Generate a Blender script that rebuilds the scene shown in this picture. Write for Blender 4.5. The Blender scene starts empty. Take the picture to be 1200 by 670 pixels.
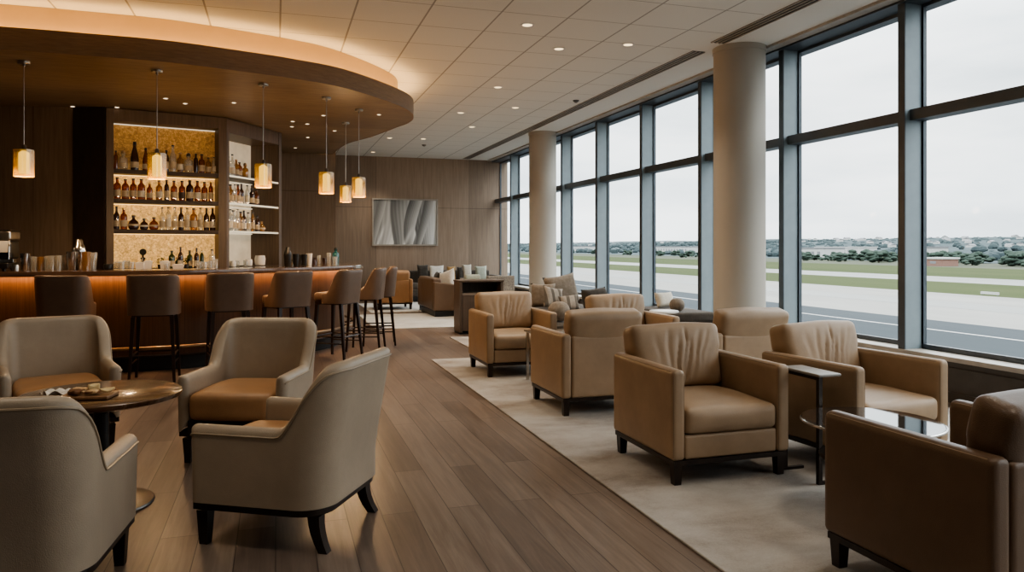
import bpy, bmesh, math, random
from mathutils import Vector, Matrix
PI = math.pi
R = math.radians
random.seed(7)
SC = bpy.context.scene
COL = SC.collection

# ------------------------------------------------------------------ camera
F = 880.0
TH = math.atan(277 / F)
ST, CT = math.sin(TH), math.cos(TH)
HC = 1.35
VPX, HOR = 323.0, 289.0
cam_d = bpy.data.cameras.new('camera')
cam_d.sensor_width = 36.0
cam_d.lens = F / 1200 * 36.0
cam_d.shift_y = -(335 - HOR) / 1200
cam_d.clip_end = 6000
cam = bpy.data.objects.new('camera', cam_d)
COL.objects.link(cam)
cam.location = (0, 0, HC)
cam.rotation_euler = (PI / 2, 0, -TH)
SC.camera = cam

def at_depth(px, d):
    """floor-plan point seen at column px at depth d"""
    X = (px - VPX) * CT * d / F
    return X, (d - X * ST) / CT

# ------------------------------------------------------------------ node helpers
MATS = {}
class NT:
    def __init__(s, name):
        m = bpy.data.materials.new(name)
        m.use_nodes = True
        s.m = m
        s.t = m.node_tree
        s.t.nodes.clear()
        s.out = s.t.nodes.new('ShaderNodeOutputMaterial')
    def n(s, typ, **kw):
        nd = s.t.nodes.new(typ)
        for k, v in kw.items():
            setattr(nd, k, v)
        return nd
    def set(s, sock, v):
        if isinstance(v, bpy.types.NodeSocket):
            s.t.links.new(v, sock)
        else:
            if isinstance(v, (tuple, list)) and len(v) == 3 and sock.type == 'RGBA':
                v = (*v, 1)
            sock.default_value = v
    def coord(s, kind='Object', scale=(1, 1, 1), rot=(0, 0, 0), loc=(0, 0, 0)):
        tc = s.n('ShaderNodeTexCoord')
        mp = s.n('ShaderNodeMapping')
        s.t.links.new(tc.outputs[kind], mp.inputs[0])
        mp.inputs['Scale'].default_value = scale
        mp.inputs['Rotation'].default_value = rot
        mp.inputs['Location'].default_value = loc
        return mp.outputs[0]
    def noise(s, vec, scale=5, detail=4, rough=.55, out='Fac', dist=0.0):
        nd = s.n('ShaderNodeTexNoise')
        s.set(nd.inputs['Vector'], vec)
        nd.inputs['Scale'].default_value = scale
        nd.inputs['Detail'].default_value = detail
        nd.inputs['Roughness'].default_value = rough
        nd.inputs['Distortion'].default_value = dist
        return nd.outputs[out]
    def ramp(s, fac, stops):
        nd = s.n('ShaderNodeValToRGB')
        s.set(nd.inputs[0], fac)
        e = nd.color_ramp.elements
        while len(e) < len(stops):
            e.new(.5)
        for i, (p, c) in enumerate(stops):
            e[i].position = p
            e[i].color = (*c, 1)
        return nd.outputs[0]
    def math(s, op, a, b=0.0, c=0.0):
        nd = s.n('ShaderNodeMath', operation=op)
        s.set(nd.inputs[0], a)
        s.set(nd.inputs[1], b)
        s.set(nd.inputs[2], c)
        return nd.outputs[0]
    def mix(s, fac, a, b, blend='MIX'):
        nd = s.n('ShaderNodeMix', data_type='RGBA', blend_type=blend)
        s.set(nd.inputs[0], fac)
        s.set(nd.inputs[6], a)
        s.set(nd.inputs[7], b)
        return nd.outputs[2]
    def sep(s, vec):
        nd = s.n('ShaderNodeSeparateXYZ')
        s.set(nd.inputs[0], vec)
        return nd.outputs
    def bump(s, h, strength=.2, dist=.01):
        nd = s.n('ShaderNodeBump')
        nd.inputs['Strength'].default_value = strength
        nd.inputs['Distance'].default_value = dist
        s.set(nd.inputs['Height'], h)
        return nd.outputs[0]
    def pbr(s, color, rough=.5, metal=0.0, normal=None, emit=None, estr=0.0, spec=.5, coat=0.0, sheen=0.0):
        p = s.n('ShaderNodeBsdfPrincipled')
        s.set(p.inputs['Base Color'], color)
        s.set(p.inputs['Roughness'], rough)
        s.set(p.inputs['Metallic'], metal)
        p.inputs['Specular IOR Level'].default_value = spec
        p.inputs['Coat Weight'].default_value = coat
        p.inputs['Sheen Weight'].default_value = sheen
        if normal is not None:
            s.set(p.inputs['Normal'], normal)
        if emit is not None:
            s.set(p.inputs['Emission Color'], emit)
            s.set(p.inputs['Emission Strength'], estr)
        s.t.links.new(p.outputs[0], s.out.inputs[0])
        return p
    def done(s, key):
        MATS[key] = s.m
        return s.m

def srgb(r, g, b):
    f = lambda c: (c / 255 / 12.92) if c / 255 <= .04045 else ((c / 255 + .055) / 1.055) ** 2.4
    return (f(r), f(g), f(b))

def plain(key, col, rough=.5, metal=0.0, var=.12, scale=8, spec=.5, coat=0.0, bump=0.0, emit=None, estr=0.0):
    n = NT(key)
    v = n.coord('Object')
    f = n.noise(v, scale, 3)
    lo = tuple(c * (1 - var) for c in col)
    hi = tuple(min(1, c * (1 + var)) for c in col)
    c = n.ramp(f, [(.3, lo), (.7, hi)])
    nm = n.bump(n.noise(v, scale * 25, 2), bump, .002) if bump else None
    n.pbr(c, rough, metal, nm, emit, estr, spec, coat)
    return n.done(key)

def emitter(key, col, strength):
    n = NT(key)
    e = n.n('ShaderNodeEmission')
    e.inputs[0].default_value = (*col, 1)
    e.inputs[1].default_value = strength
    n.t.links.new(e.outputs[0], n.out.inputs[0])
    return n.done(key)

def leather(key, col, rough=.42, var=.16):
    n = NT(key)
    v = n.coord('Object')
    f = n.noise(v, 3.2, 5, .6)
    f2 = n.noise(v, 22, 3)
    lo = tuple(c * (1 - var) for c in col)
    hi = tuple(min(1, c * (1 + var)) for c in col)
    c = n.ramp(f, [(.3, lo), (.7, hi)])
    c = n.mix(n.math('MULTIPLY', f2, .25), c, tuple(c_ * .7 for c_ in col))
    vo = n.n('ShaderNodeTexVoronoi')
    n.set(vo.inputs['Vector'], v)
    vo.inputs['Scale'].default_value = 260
    h = n.math('ADD', n.math('MULTIPLY', vo.outputs['Distance'], .5), n.math('MULTIPLY', n.noise(v, 14, 4), 1.6))
    rg = n.math('ADD', n.math('MULTIPLY', f, .2), rough - .1)
    n.pbr(c, rg, 0, n.bump(h, .22, .004), spec=.45)
    return n.done(key)

def wood(key, dark, light, scale=(14, 14, .8), rough=.4, coat=0.0, panel=None, axis=0, seam=.008, spec=.45, hseam=None):
    n = NT(key)
    v = n.coord('Object', scale)
    f = n.noise(v, 2.2, 6, .6, dist=.4)
    f2 = n.noise(n.coord('Object', (1, 1, 1)), .8, 3)
    fac = n.math('ADD', n.math('MULTIPLY', f, .8), n.math('MULTIPLY', f2, .2))
    c = n.ramp(fac, [(.28, dark), (.72, light)])
    if panel:
        o = n.sep(n.coord('Object'))
        x = n.math('DIVIDE', o[axis], panel)
        cell = n.math('FLOOR', x)
        wn = n.n('ShaderNodeTexWhiteNoise', noise_dimensions='1D')
        n.set(wn.inputs['W'], cell)
        k = n.math('ADD', n.math('MULTIPLY', wn.outputs['Value'], .3), .82)
        fr = n.math('SUBTRACT', x, cell)
        line = n.math('LESS_THAN', fr, seam / panel)
        if hseam:
            for z in hseam:
                line = n.math('MAXIMUM', line, n.math('COMPARE', o[2], z, .006))
        comb = n.n('ShaderNodeCombineColor')
        for i in range(3):
            n.set(comb.inputs[i], k)
        c = n.mix(1.0, c, comb.outputs[0], 'MULTIPLY')
        c = n.mix(n.math('MULTIPLY', line, .6), c, tuple(d * .25 for d in dark))
    n.pbr(c, n.math('ADD', n.math('MULTIPLY', f, .15), rough - .07), 0, n.bump(f, .06, .003), spec=spec, coat=coat)
    return n.done(key)

def glassy(key, tint=(1, 1, 1), refl=.08, rough=.02, gl=(1, 1, 1), body=None, bodyf=0.0):
    """thin glass: mostly clear, a little mirror, optionally a tinted body"""
    n = NT(key)
    tr = n.n('ShaderNodeBsdfTransparent')
    f0 = n.noise(n.coord('Object'), 2, 2)
    n.set(tr.inputs[0], n.mix(f0, tuple(t * .985 for t in tint), tint))
    gs = n.n('ShaderNodeBsdfGlossy')
    gs.inputs['Roughness'].default_value = rough
    gs.inputs['Color'].default_value = (*gl, 1)
    lw = n.n('ShaderNodeLayerWeight')
    lw.inputs['Blend'].default_value = .5
    f5 = n.math('POWER', lw.outputs['Facing'], 5.0)
    fr = n.math('MINIMUM', n.math('ADD', n.math('MULTIPLY', f5, min(.9, refl * 8)), refl), 1.0)
    mx = n.n('ShaderNodeMixShader')
    n.set(mx.inputs[0], fr)
    src = tr.outputs[0]
    if body:
        di = n.n('ShaderNodeBsdfDiffuse')
        di.inputs[0].default_value = (*body, 1)
        m2 = n.n('ShaderNodeMixShader')
        m2.inputs[0].default_value = bodyf
        n.t.links.new(src, m2.inputs[1])
        n.t.links.new(di.outputs[0], m2.inputs[2])
        src = m2.outputs[0]
    n.t.links.new(src, mx.inputs[1])
    n.t.links.new(gs.outputs[0], mx.inputs[2])
    n.t.links.new(mx.outputs[0], n.out.inputs[0])
    return n.done(key)

# ------------------------------------------------------------------ materials
def build_materials():
    leather('leather', (.39, .275, .178))
    leather('leather_tub', (.42, .343, .26), .4, .1)
    leather('leather_tan', (.42, .235, .115), .42)
    leather('leather_brown', (.15, .095, .06), .38)
    leather('leather_stool', (.18, .12, .085), .36)
    plain('piping', (.27, .19, .12), .45)
    plain('piping_tub', (.36, .285, .20), .4)
    wood('dark_wood', (.012, .007, .005), (.035, .021, .014), (10, 10, 2), .35)
    wood('stool_wood', (.016, .008, .005), (.045, .023, .014), (20, 20, 2), .35)
    wood('wall_wood', (.27, .20, .15), (.41, .315, .24), (16, 16, .7), .5, panel=1.22, hseam=(2.36,), spec=.3)
    wood('wall_wood_grey', (.17, .13, .10), (.26, .205, .16), (16, 16, .7), .5, panel=1.22, hseam=(2.44,), spec=.3)
    wood('bar_wall_wood', (.15, .108, .077), (.25, .185, .136), (14, 14, .7), .5, panel=1.5, spec=.3)
    wood('bar_front_wood', (.10, .05, .024), (.2, .105, .05), (22, 22, .8), .42, panel=.32, seam=.003)
    wood('soffit_wood', (.13, .093, .062), (.36, .27, .185), (1.6, 11, 11), .38, panel=.9, axis=1, seam=.006)
    wood('fascia_wood', (.21, .14, .092), (.32, .22, .148), (3, 3, 26), .4)
    wood('cabinet_wood', (.075, .053, .038), (.15, .107, .078), (14, 14, .8), .45)
    wood('shelf_wood', (.02, .012, .008), (.05, .03, .02), (1.5, 12, 12), .45)
    wood('table_wood', (.045, .024, .012), (.14, .078, .04), (3, 22, 3), .25, coat=.3)
    wood('board_wood', (.16, .08, .035), (.3, .16, .075), (20, 2, 3), .4)
    wood('counter_wood', (.10, .06, .04), (.20, .125, .085), (2, 14, 4), .2, coat=.8)
    plain('wall_side', (.28, .22, .17), .7)
    plain('base_black', (.012, .011, .010), .4)
    plain('panel_grey', (.085, .068, .055), .5)
    plain('sill', (.42, .38, .33), .45)
    plain('column_paint', (.44, .40, .345), .6, var=.03, scale=1.2)
    plain('frame_skylit', (.25, .30, .325), .38, .15, var=.05)
    plain('frame_dark', (.085, .10, .115), .4, .2, var=.06)
    plain('chrome', (.62, .6, .57), .18, 1.0, var=.04)
    plain('steel', (.5, .48, .45), .3, 1.0, var=.1)
    plain('brass', (.4, .3, .2), .3, 1.0, var=.1)
    plain('bronze', (.05, .04, .035), .35, .8, var=.1)
    plain('pewter', (.16, .15, .14), .32, .9, var=.1)
    plain('stone_top', (.022, .02, .02), .05, 0, var=.4, scale=4, spec=1.0, coat=1.0)
    plain('satin_grey', (.30, .285, .265), .3, 0, spec=.6)
    plain('cream_drywall', (.66, .47, .28), .75, var=.02)
    plain('white_paint', (.72, .71, .69), .5, var=.03)
    plain('white_ceramic', (.75, .73, .7), .25, var=.03)
    plain('black_plastic', (.015, .015, .015), .35)
    plain('screen', (.03, .035, .04), .1)
    plain('paper', (.78, .74, .67), .8, var=.05)
    plain('bread', (.62, .44, .24), .8, var=.35, scale=30, bump=.3)
    plain('bread_crust', (.2, .09, .035), .75, var=.3, scale=30, bump=.3)
    plain('cheese', (.75, .6, .33), .6, var=.15, scale=20)
    plain('label_cream', (.46, .38, .28), .7, var=.1)
    plain('label_dark', (.05, .03, .025), .6)
    plain('label_white', (.58, .54, .47), .7, var=.06)
    plain('label_red', (.3, .06, .04), .6)
    plain('cap_black', (.02, .017, .015), .4)
    plain('cap_gold', (.45, .3, .1), .35, .7)
    plain('cork', (.4, .26, .14), .8)
    glassy('glass_window', (.955, .97, .97), .0012, .0)
    glassy('glass_clear', (.9, .9, .88), .12, .03, body=(.85, .83, .78), bodyf=.2)
    glassy('glass_amber', (.60, .27, .07), .09, .05, body=(.22, .085, .022), bodyf=.42)
    glassy('glass_brown', (.2, .08, .03), .09, .05, body=(.06, .025, .012), bodyf=.7)
    glassy('glass_green', (.25, .33, .14), .09, .05, body=(.05, .07, .025), bodyf=.6)
    glassy('glass_honey', (.75, .5, .2), .1, .05, body=(.4, .24, .09), bodyf=.45)
    glassy('glass_teal', (.1, .4, .42), .1, .05, body=(.02, .16, .17), bodyf=.6)
    glassy('shade_glass', (.88, .76, .45), .1, .08, body=(.62, .46, .20), bodyf=.22)
    emitter('lamp_core', (1.0, .76, .33), 1.7)
    emitter('cove_led', (1.0, .60, .24), 3.2)
    emitter('bar_led', (1.0, .52, .24), 15.0)
    emitter('shelf_led', (1.0, .60, .2), 1.2)
    emitter('shelf_led_white', (1.0, .84, .60), .5)
    emitter('downlight_lens', (1.0, .74, .42), 1.1)
    emitter('spot_lens', (1.0, .8, .55), 1.6)
    # mottled golden backing, lit from behind
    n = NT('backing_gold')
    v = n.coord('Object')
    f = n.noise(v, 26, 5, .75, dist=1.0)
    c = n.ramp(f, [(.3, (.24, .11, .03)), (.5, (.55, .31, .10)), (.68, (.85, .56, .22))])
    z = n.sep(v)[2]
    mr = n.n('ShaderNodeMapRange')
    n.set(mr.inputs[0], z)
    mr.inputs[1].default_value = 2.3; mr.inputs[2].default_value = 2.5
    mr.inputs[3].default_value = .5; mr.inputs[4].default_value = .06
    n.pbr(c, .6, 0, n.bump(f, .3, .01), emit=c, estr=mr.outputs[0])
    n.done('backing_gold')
    n = NT('backing_cream')
    v = n.coord('Object')
    f = n.noise(v, 5, 4)
    c = n.ramp(f, [(.3, (.5, .42, .3)), (.7, (.62, .54, .4))])
    n.pbr(c, .6, emit=c, estr=.28)
    n.done('backing_cream')
    # floor boards
    n = NT('floor_boards')
    v = n.coord('Object', rot=(0, 0, PI / 2))
    b = n.n('ShaderNodeTexBrick')
    n.set(b.inputs['Vector'], v)
    b.inputs['Color1'].default_value = (0, 0, 0, 1)
    b.inputs['Color2'].default_value = (1, 1, 1, 1)
    b.inputs['Mortar'].default_value = (.5, .5, .5, 1)
    b.inputs['Scale'].default_value = 1
    b.inputs['Mortar Size'].default_value = .0022
    b.inputs['Brick Width'].default_value = 1.9
    b.inputs['Row Height'].default_value = .17
    b.offset = .37
    g = n.noise(n.coord('Object', (16, .9, 1)), 1.6, 7, .65, dist=.6)
    big = n.noise(n.coord('Object', (1.2, .5, 1)), 1.1, 4)
    fac = n.math('ADD', n.math('MULTIPLY', b.outputs['Color'], .2), n.math('MULTIPLY', g, .6))
    fac = n.math('ADD', fac, n.math('MULTIPLY', big, .25))
    c = n.ramp(fac, [(.3, (.088, .062, .049)), (.5, (.165, .125, .101)), (.72, (.28, .222, .182))])
    c = n.mix(n.math('MULTIPLY', b.outputs['Fac'], .75), c, (.012, .007, .005))
    rg = n.math('ADD', n.math('MULTIPLY', g, .2), .24)
    n.pbr(c, rg, 0, n.bump(n.math('SUBTRACT', g, b.outputs['Fac']), .1, .003), spec=.45)
    n.done('floor_boards')
    # rugs
    for key, a, bcol, ccol in (('rug_main', (.26, .21, .17), (.44, .41, .375), (.58, .565, .535)), ('rug_pale', (.42, .39, .35), (.56, .54, .50), (.64, .62, .58))):
        n = NT(key)
        v = n.coord('Object')
        f = n.noise(n.coord('Object', (.9, 1.3, 1)), 1.7, 8, .68, dist=.25)
        f2 = n.noise(v, 90, 3)
        fac = n.math('ADD', n.math('MULTIPLY', f, .85), n.math('MULTIPLY', f2, .15))
        c = n.ramp(fac, [(.32, a), (.5, bcol), (.70, ccol)])
        n.pbr(c, .95, 0, n.bump(n.noise(v, 320, 2), .5, .006), spec=.1, sheen=.2)
        n.done(key)
    # tiled ceiling
    n = NT('ceiling_tiles')
    v = n.coord('Object')
    o = n.sep(v)
    def lines(s, period, off, w):
        x = n.math('DIVIDE', n.math('SUBTRACT', s, off), period)
        fr = n.math('FRACT', x)
        return n.math('MAXIMUM', n.math('LESS_THAN', fr, w / period), n.math('GREATER_THAN', fr, 1 - w / period))
    lx = lines(o[0], .69, .045, .009)
    ly = lines(o[1], .69, CEIL_Y0, .007)
    inside = n.math('LESS_THAN', o[0], 4.62)
    ln = n.math('MULTIPLY', n.math('MAXIMUM', lx, n.math('MULTIPLY', ly, .8)), inside)
    f = n.noise(v, 120, 3)
    c = n.ramp(f, [(.3, (.77, .755, .715)), (.7, (.83, .815, .775))])
    c = n.mix(n.math('MULTIPLY', ln, .6), c, (.16, .14, .12))
    n.pbr(c, .85, 0, n.bump(n.math('SUBTRACT', n.math('MULTIPLY', f, .2), ln), .4, .006), spec=.2)
    n.done('ceiling_tiles')
    # textiles
    def weave(key, a, b, scale=60, stripes=None):
        n = NT(key)
        v = n.coord('Object')
        w1 = n.n('ShaderNodeTexWave', wave_type='BANDS', bands_direction='X')
        n.set(w1.inputs['Vector'], v); w1.inputs['Scale'].default_value = scale
        w2 = n.n('ShaderNodeTexWave', wave_type='BANDS', bands_direction='Z')
        n.set(w2.inputs['Vector'], v); w2.inputs['Scale'].default_value = scale
        h = n.math('MULTIPLY', w1.outputs['Fac'], w2.outputs['Fac'])
        f = n.noise(v, 14, 4, .7)
        fac = n.math('ADD', n.math('MULTIPLY', h, .4), n.math('MULTIPLY', f, .6))
        c = n.ramp(fac, [(.25, a), (.65, b)])
        if stripes:
            s = n.math('GREATER_THAN', n.math('FRACT', n.math('MULTIPLY', n.sep(v)[0], stripes)), .62)
            c = n.mix(n.math('MULTIPLY', s, .75), c, tuple(k * .3 for k in a))
        n.pbr(c, .92, 0, n.bump(h, .3, .004), spec=.1, sheen=.15)
        n.done(key)
    weave('weave_taupe', (.16, .13, .10), (.34, .29, .24))
    weave('weave_stripe', (.26, .22, .18), (.46, .41, .35), stripes=9)
    weave('weave_cream', (.5, .45, .37), (.72, .67, .58))
    weave('weave_white', (.6, .57, .52), (.8, .77, .72))
    weave('weave_sage', (.3, .32, .26), (.52, .53, .45))
    weave('weave_dark', (.035, .031, .027), (.1, .088, .075), 40)
    weave('weave_mustard', (.3, .18, .07), (.5, .32, .15))
    weave('weave_sofa', (.07, .06, .05), (.13, .11, .092))
    plain('wicker', (.22, .19, .155), .6, var=.5, scale=50, bump=.5)
    # outdoors
    def outdoors(key, a, b, sc, stretch=(1, .15, 1)):
        n = NT(key)
        f = n.noise(n.coord('Object', stretch), sc, 6, .65)
        n.pbr(n.ramp(f, [(.3, a), (.7, b)]), .95, spec=.1)
        n.done(key)
    outdoors('asphalt', (.038, .045, .050), (.054, .061, .066), .12)
    outdoors('concrete_apron', (.185, .18, .168), (.25, .24, .222), .12)
    outdoors('runway_pale', (.2, .2, .19), (.235, .232, .22), .1)
    outdoors('grass_far', (.034, .046, .014), (.052, .062, .022), .06)
    outdoors('scrub', (.05, .058, .04), (.085, .088, .065), .03)
    outdoors('hill_haze', (.045, .06, .064), (.07, .088, .092), .03, (1, 1, 1))  # distance haze mixed into the colours of hills and forest
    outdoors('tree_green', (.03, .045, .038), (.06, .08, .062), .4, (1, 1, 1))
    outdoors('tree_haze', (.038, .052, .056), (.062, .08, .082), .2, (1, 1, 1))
    plain('house_white', (.40, .395, .38), .8)
    plain('roof_grey', (.17, .17, .178), .8)
    plain('house_red', (.20, .115, .09), .8)
    plain('trunk', (.1, .08, .06), .9)
    # monochrome print: greys stored on the mesh, computed below
    n = NT('print')
    at = n.n('ShaderNodeVertexColor', layer_name='tone')
    n.pbr(at.outputs[0], .6, spec=.2)
    n.done('print')

CEIL_Y0 = 0.14
build_materials()
M = MATS

# ------------------------------------------------------------------ mesh helpers
class MB:
    def __init__(s):
        s.v = []; s.f = []
    def add(s, vs, fs):
        o = len(s.v)
        s.v += [tuple(p) for p in vs]
        s.f += [tuple(i + o for i in f) for f in fs]
        return s
    def box(s, x0, x1, y0, y1, z0, z1):
        return s.add([(x0, y0, z0), (x1, y0, z0), (x1, y1, z0), (x0, y1, z0), (x0, y0, z1), (x1, y0, z1), (x1, y1, z1), (x0, y1, z1)],
                     [(3, 2, 1, 0), (4, 5, 6, 7), (0, 1, 5, 4), (1, 2, 6, 5), (2, 3, 7, 6), (3, 0, 4, 7)])
    def rings(s, rs, close=True, cap0=True, cap1=True):
        n = len(rs[0])
        vs = [p for r in rs for p in r]
        fs = []
        for i in range(len(rs) - 1):
            for j in range(n if close else n - 1):
                k = (j + 1) % n
                fs.append((i * n + j, i * n + k, (i + 1) * n + k, (i + 1) * n + j))
        if cap0: fs.append(tuple(range(n - 1, -1, -1)))
        if cap1: fs.append(tuple(range((len(rs) - 1) * n, len(rs) * n)))
        return s.add(vs, fs)
    def lathe(s, prof, c=(0, 0, 0), seg=24, cap0=True, cap1=True, sx=1, sy=1):
        return s.rings([[(c[0] + r * sx * math.cos(2 * PI * j / seg), c[1] + r * sy * math.sin(2 * PI * j / seg), c[2] + z) for j in range(seg)] for r, z in prof], True, cap0, cap1)
    def tube(s, path, r, seg=8, closed=False):
        P = [Vector(p) for p in path]
        n = len(P)
        rad = r if isinstance(r, (list, tuple)) else [r] * n
        rs = []
        up = None
        for i in range(n):
            a = P[i - 1] if (i > 0 or closed) else P[i]
            b = P[(i + 1) % n] if (i < n - 1 or closed) else P[i]
            t = (b - a).normalized()
            if up is None:
                up = Vector((0, 0, 1)) if abs(t.z) < .9 else Vector((1, 0, 0))
            x = t.cross(up)
            if x.length < 1e-5: x = t.cross(Vector((0, 1, 0)))
            x.normalize()
            y = x.cross(t).normalized()
            up = y
            rs.append([tuple(P[i] + (x * math.cos(2 * PI * k / seg) + y * math.sin(2 * PI * k / seg)) * rad[i]) for k in range(seg)])
        if closed:
            rs.append(rs[0])
            return s.rings(rs, True, False, False)
        return s.rings(rs)
    def prism(s, poly, z0, z1):
        n = len(poly)
        return s.add([(x, y, z0) for x, y in poly] + [(x, y, z1) for x, y in poly],
                     [tuple(range(n - 1, -1, -1)), tuple(range(n, 2 * n))] + [(i, (i + 1) % n, n + (i + 1) % n, n + i) for i in range(n)])
    def rbox(s, c, size, r=.03, n=(6, 6, 6), fn=None):
        """box with rounded edges, evenly gridded, deformed by fn(x,y,z in -1..1, p)"""
        hx, hy, hz = [k / 2 for k in size]
        r = min(r, hx, hy, hz)
        idx = {}
        vs = []; fs = []
        def knots(h, m):
            # cluster points near the rounded rims
            e = [-h, -h + r * .3, -h + r * .8]
            k = max(1, m)
            inn = [-h + r * 1.3 + (2 * h - 2.6 * r) * i / k for i in range(k + 1)] if h > 1.3 * r else [0.0]
            return e + inn + [-q for q in reversed(e)]
        K = [knots(h, m) for h, m in zip((hx, hy, hz), n)]
        def vert(i, j, k):
            key = (i, j, k)
            if key not in idx:
                p = Vector((K[0][i], K[1][j], K[2][k]))
                q = Vector((max(-hx + r, min(hx - r, p.x)), max(-hy + r, min(hy - r, p.y)), max(-hz + r, min(hz - r, p.z))))
                d = p - q
                if d.length > 1e-9:
                    p = q + d.normalized() * r
                if fn:
                    p = Vector(fn(p.x / hx, p.y / hy, p.z / hz, p))
                idx[key] = len(vs)
                vs.append((p.x + c[0], p.y + c[1], p.z + c[2]))
            return idx[key]
        A, B, Cc = len(K[0]) - 1, len(K[1]) - 1, len(K[2]) - 1
        for i in range(A):
            for j in range(B):
                fs.append((vert(i, j, 0), vert(i, j + 1, 0), vert(i + 1, j + 1, 0), vert(i + 1, j, 0)))
                fs.append((vert(i, j, Cc), vert(i + 1, j, Cc), vert(i + 1, j + 1, Cc), vert(i, j + 1, Cc)))
        for i in range(A):
            for k in range(Cc):
                fs.append((vert(i, 0, k), vert(i + 1, 0, k), vert(i + 1, 0, k + 1), vert(i, 0, k + 1)))
                fs.append((vert(i, B, k), vert(i, B, k + 1), vert(i + 1, B, k + 1), vert(i + 1, B, k)))
        for j in range(B):
            for k in range(Cc):
                fs.append((vert(0, j, k), vert(0, j, k + 1), vert(0, j + 1, k + 1), vert(0, j + 1, k)))
                fs.append((vert(A, j, k), vert(A, j + 1, k), vert(A, j + 1, k + 1), vert(A, j, k + 1)))
        return s.add(vs, fs)
    def xf(s, mat):
        s.v = [tuple(mat @ Vector(p)) for p in s.v]
        return s
    def ob(s, name, mat, parent=None, smooth=True, angle=40, bevel=0.0):
        me = bpy.data.meshes.new(name)
        me.from_pydata(s.v, [], s.f)
        bm = bmesh.new(); bm.from_mesh(me)
        bmesh.ops.recalc_face_normals(bm, faces=bm.faces)
        if bevel:
            bmesh.ops.bevel(bm, geom=[e for e in bm.edges if len(e.link_faces) == 2 and e.calc_face_angle(0) > R(40)], offset=bevel, segments=2, affect='EDGES', profile=.7)
        bm.to_mesh(me); bm.free()
        if smooth:
            me.polygons.foreach_set('use_smooth', [True] * len(me.polygons))
            me.set_sharp_from_angle(angle=R(angle))
        me.materials.append(M[mat])
        o = bpy.data.objects.new(name, me)
        COL.objects.link(o)
        if parent: o.parent = parent
        return o

def thing(name, label, cat, loc=(0, 0, 0), rz=0, group=None):
    o = bpy.data.objects.new(name, None)
    o.empty_display_size = .1
    COL.objects.link(o)
    o.location = loc
    o.rotation_euler = (0, 0, rz)
    return tag(o, label, cat, group)

def tag(o, label, cat, group=None):
    o['label'] = label
    o['category'] = cat
    if group: o['group'] = group
    return o

def struct(o, label=None, cat=None):
    o['kind'] = 'structure'
    if label: o['label'] = label
    if cat: o['category'] = cat
    return o

def kids(o):
    return [c for c in COL.objects if c.parent == o]

def dup(root, loc, rz, label, group=None):
    r = root.copy(); COL.objects.link(r)
    r.location = loc; r.rotation_euler = (0, 0, rz)
    r['label'] = label
    if group: r['group'] = group
    for ch in root.children:
        c = ch.copy(); COL.objects.link(c); c.parent = r
        for g in ch.children:
            d = g.copy(); COL.objects.link(d); d.parent = c
    return r

def face(fx, fy):
    return math.atan2(fx, -fy)

def sstep(a, b, x):
    t = max(0, min(1, (x - a) / (b - a)))
    return t * t * (3 - 2 * t)

def spline(pts, per=8):
    """Catmull-Rom through 2-D points"""
    P = [Vector(p) for p in pts]
    P = [P[0] * 2 - P[1]] + P + [P[-1] * 2 - P[-2]]
    out = []
    for i in range(1, len(P) - 2):
        for k in range(per):
            t = k / per
            a, b, c, d = P[i - 1], P[i], P[i + 1], P[i + 2]
            out.append(.5 * ((2 * b) + (c - a) * t + (2 * a - 5 * b + 4 * c - d) * t * t + (3 * b - a - 3 * c + d) * t ** 3))
    out.append(P[-2])
    return out

def offset(path, d):
    """offset an open 2-D path to its left by d"""
    out = []
    for i, p in enumerate(path):
        a = path[max(0, i - 1)]; b = path[min(len(path) - 1, i + 1)]
        t = (b - a).normalized()
        out.append(Vector((p.x - t.y * d, p.y + t.x * d)))
    return out

def ribbon(path, d0, d1, z0, z1):
    a, b = offset(path, d0), offset(path, d1)
    return MB().rings([[(a[i].x, a[i].y, z0), (b[i].x, b[i].y, z0), (b[i].x, b[i].y, z1), (a[i].x, a[i].y, z1)] for i in range(len(path))])

ORD = ['first', 'second', 'third', 'fourth', 'fifth', 'sixth', 'seventh', 'eighth', 'ninth', 'tenth', 'eleventh', 'twelfth', 'thirteenth', 'fourteenth', 'fifteenth',
       'sixteenth', 'seventeenth', 'eighteenth', 'nineteenth', 'twentieth', 'twenty-first', 'twenty-second', 'twenty-third', 'twenty-fourth', 'twenty-fifth', 'twenty-sixth', 'twenty-seventh']

# ------------------------------------------------------------------ room shell
CEIL = 3.65
XW, XG = 5.53, 5.75          # room face of the mullions, plane of the glass
YB, YR, XL = 19.3, -4.5, -7.0
struct(MB().box(XL - .1, XG + .2, YR - .1, YB + .1, -.12, 0).ob('floor', 'floor_boards', smooth=False))
struct(MB().box(XL - .1, XG + .2, YR - .1, YB + .1, CEIL, CEIL + .12).ob('ceiling', 'ceiling_tiles', smooth=False))
struct(MB().box(XL, XG + .2, YB, YB + .1, 0, CEIL).ob('wall_back', 'wall_wood', smooth=False))
struct(MB().box(XL - .1, XL, YR, YB, 0, CEIL).ob('wall_left', 'bar_wall_wood', smooth=False))
struct(MB().box(XL, XG + .2, YR - .1, YR, 0, CEIL).ob('wall_rear', 'wall_side', smooth=False))
# solid block behind the bar
struct(MB().box(XL, 1.13, 15.2, YB - .01, 0, CEIL).ob('wall_bar_end', 'wall_wood_grey', smooth=False))
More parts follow.
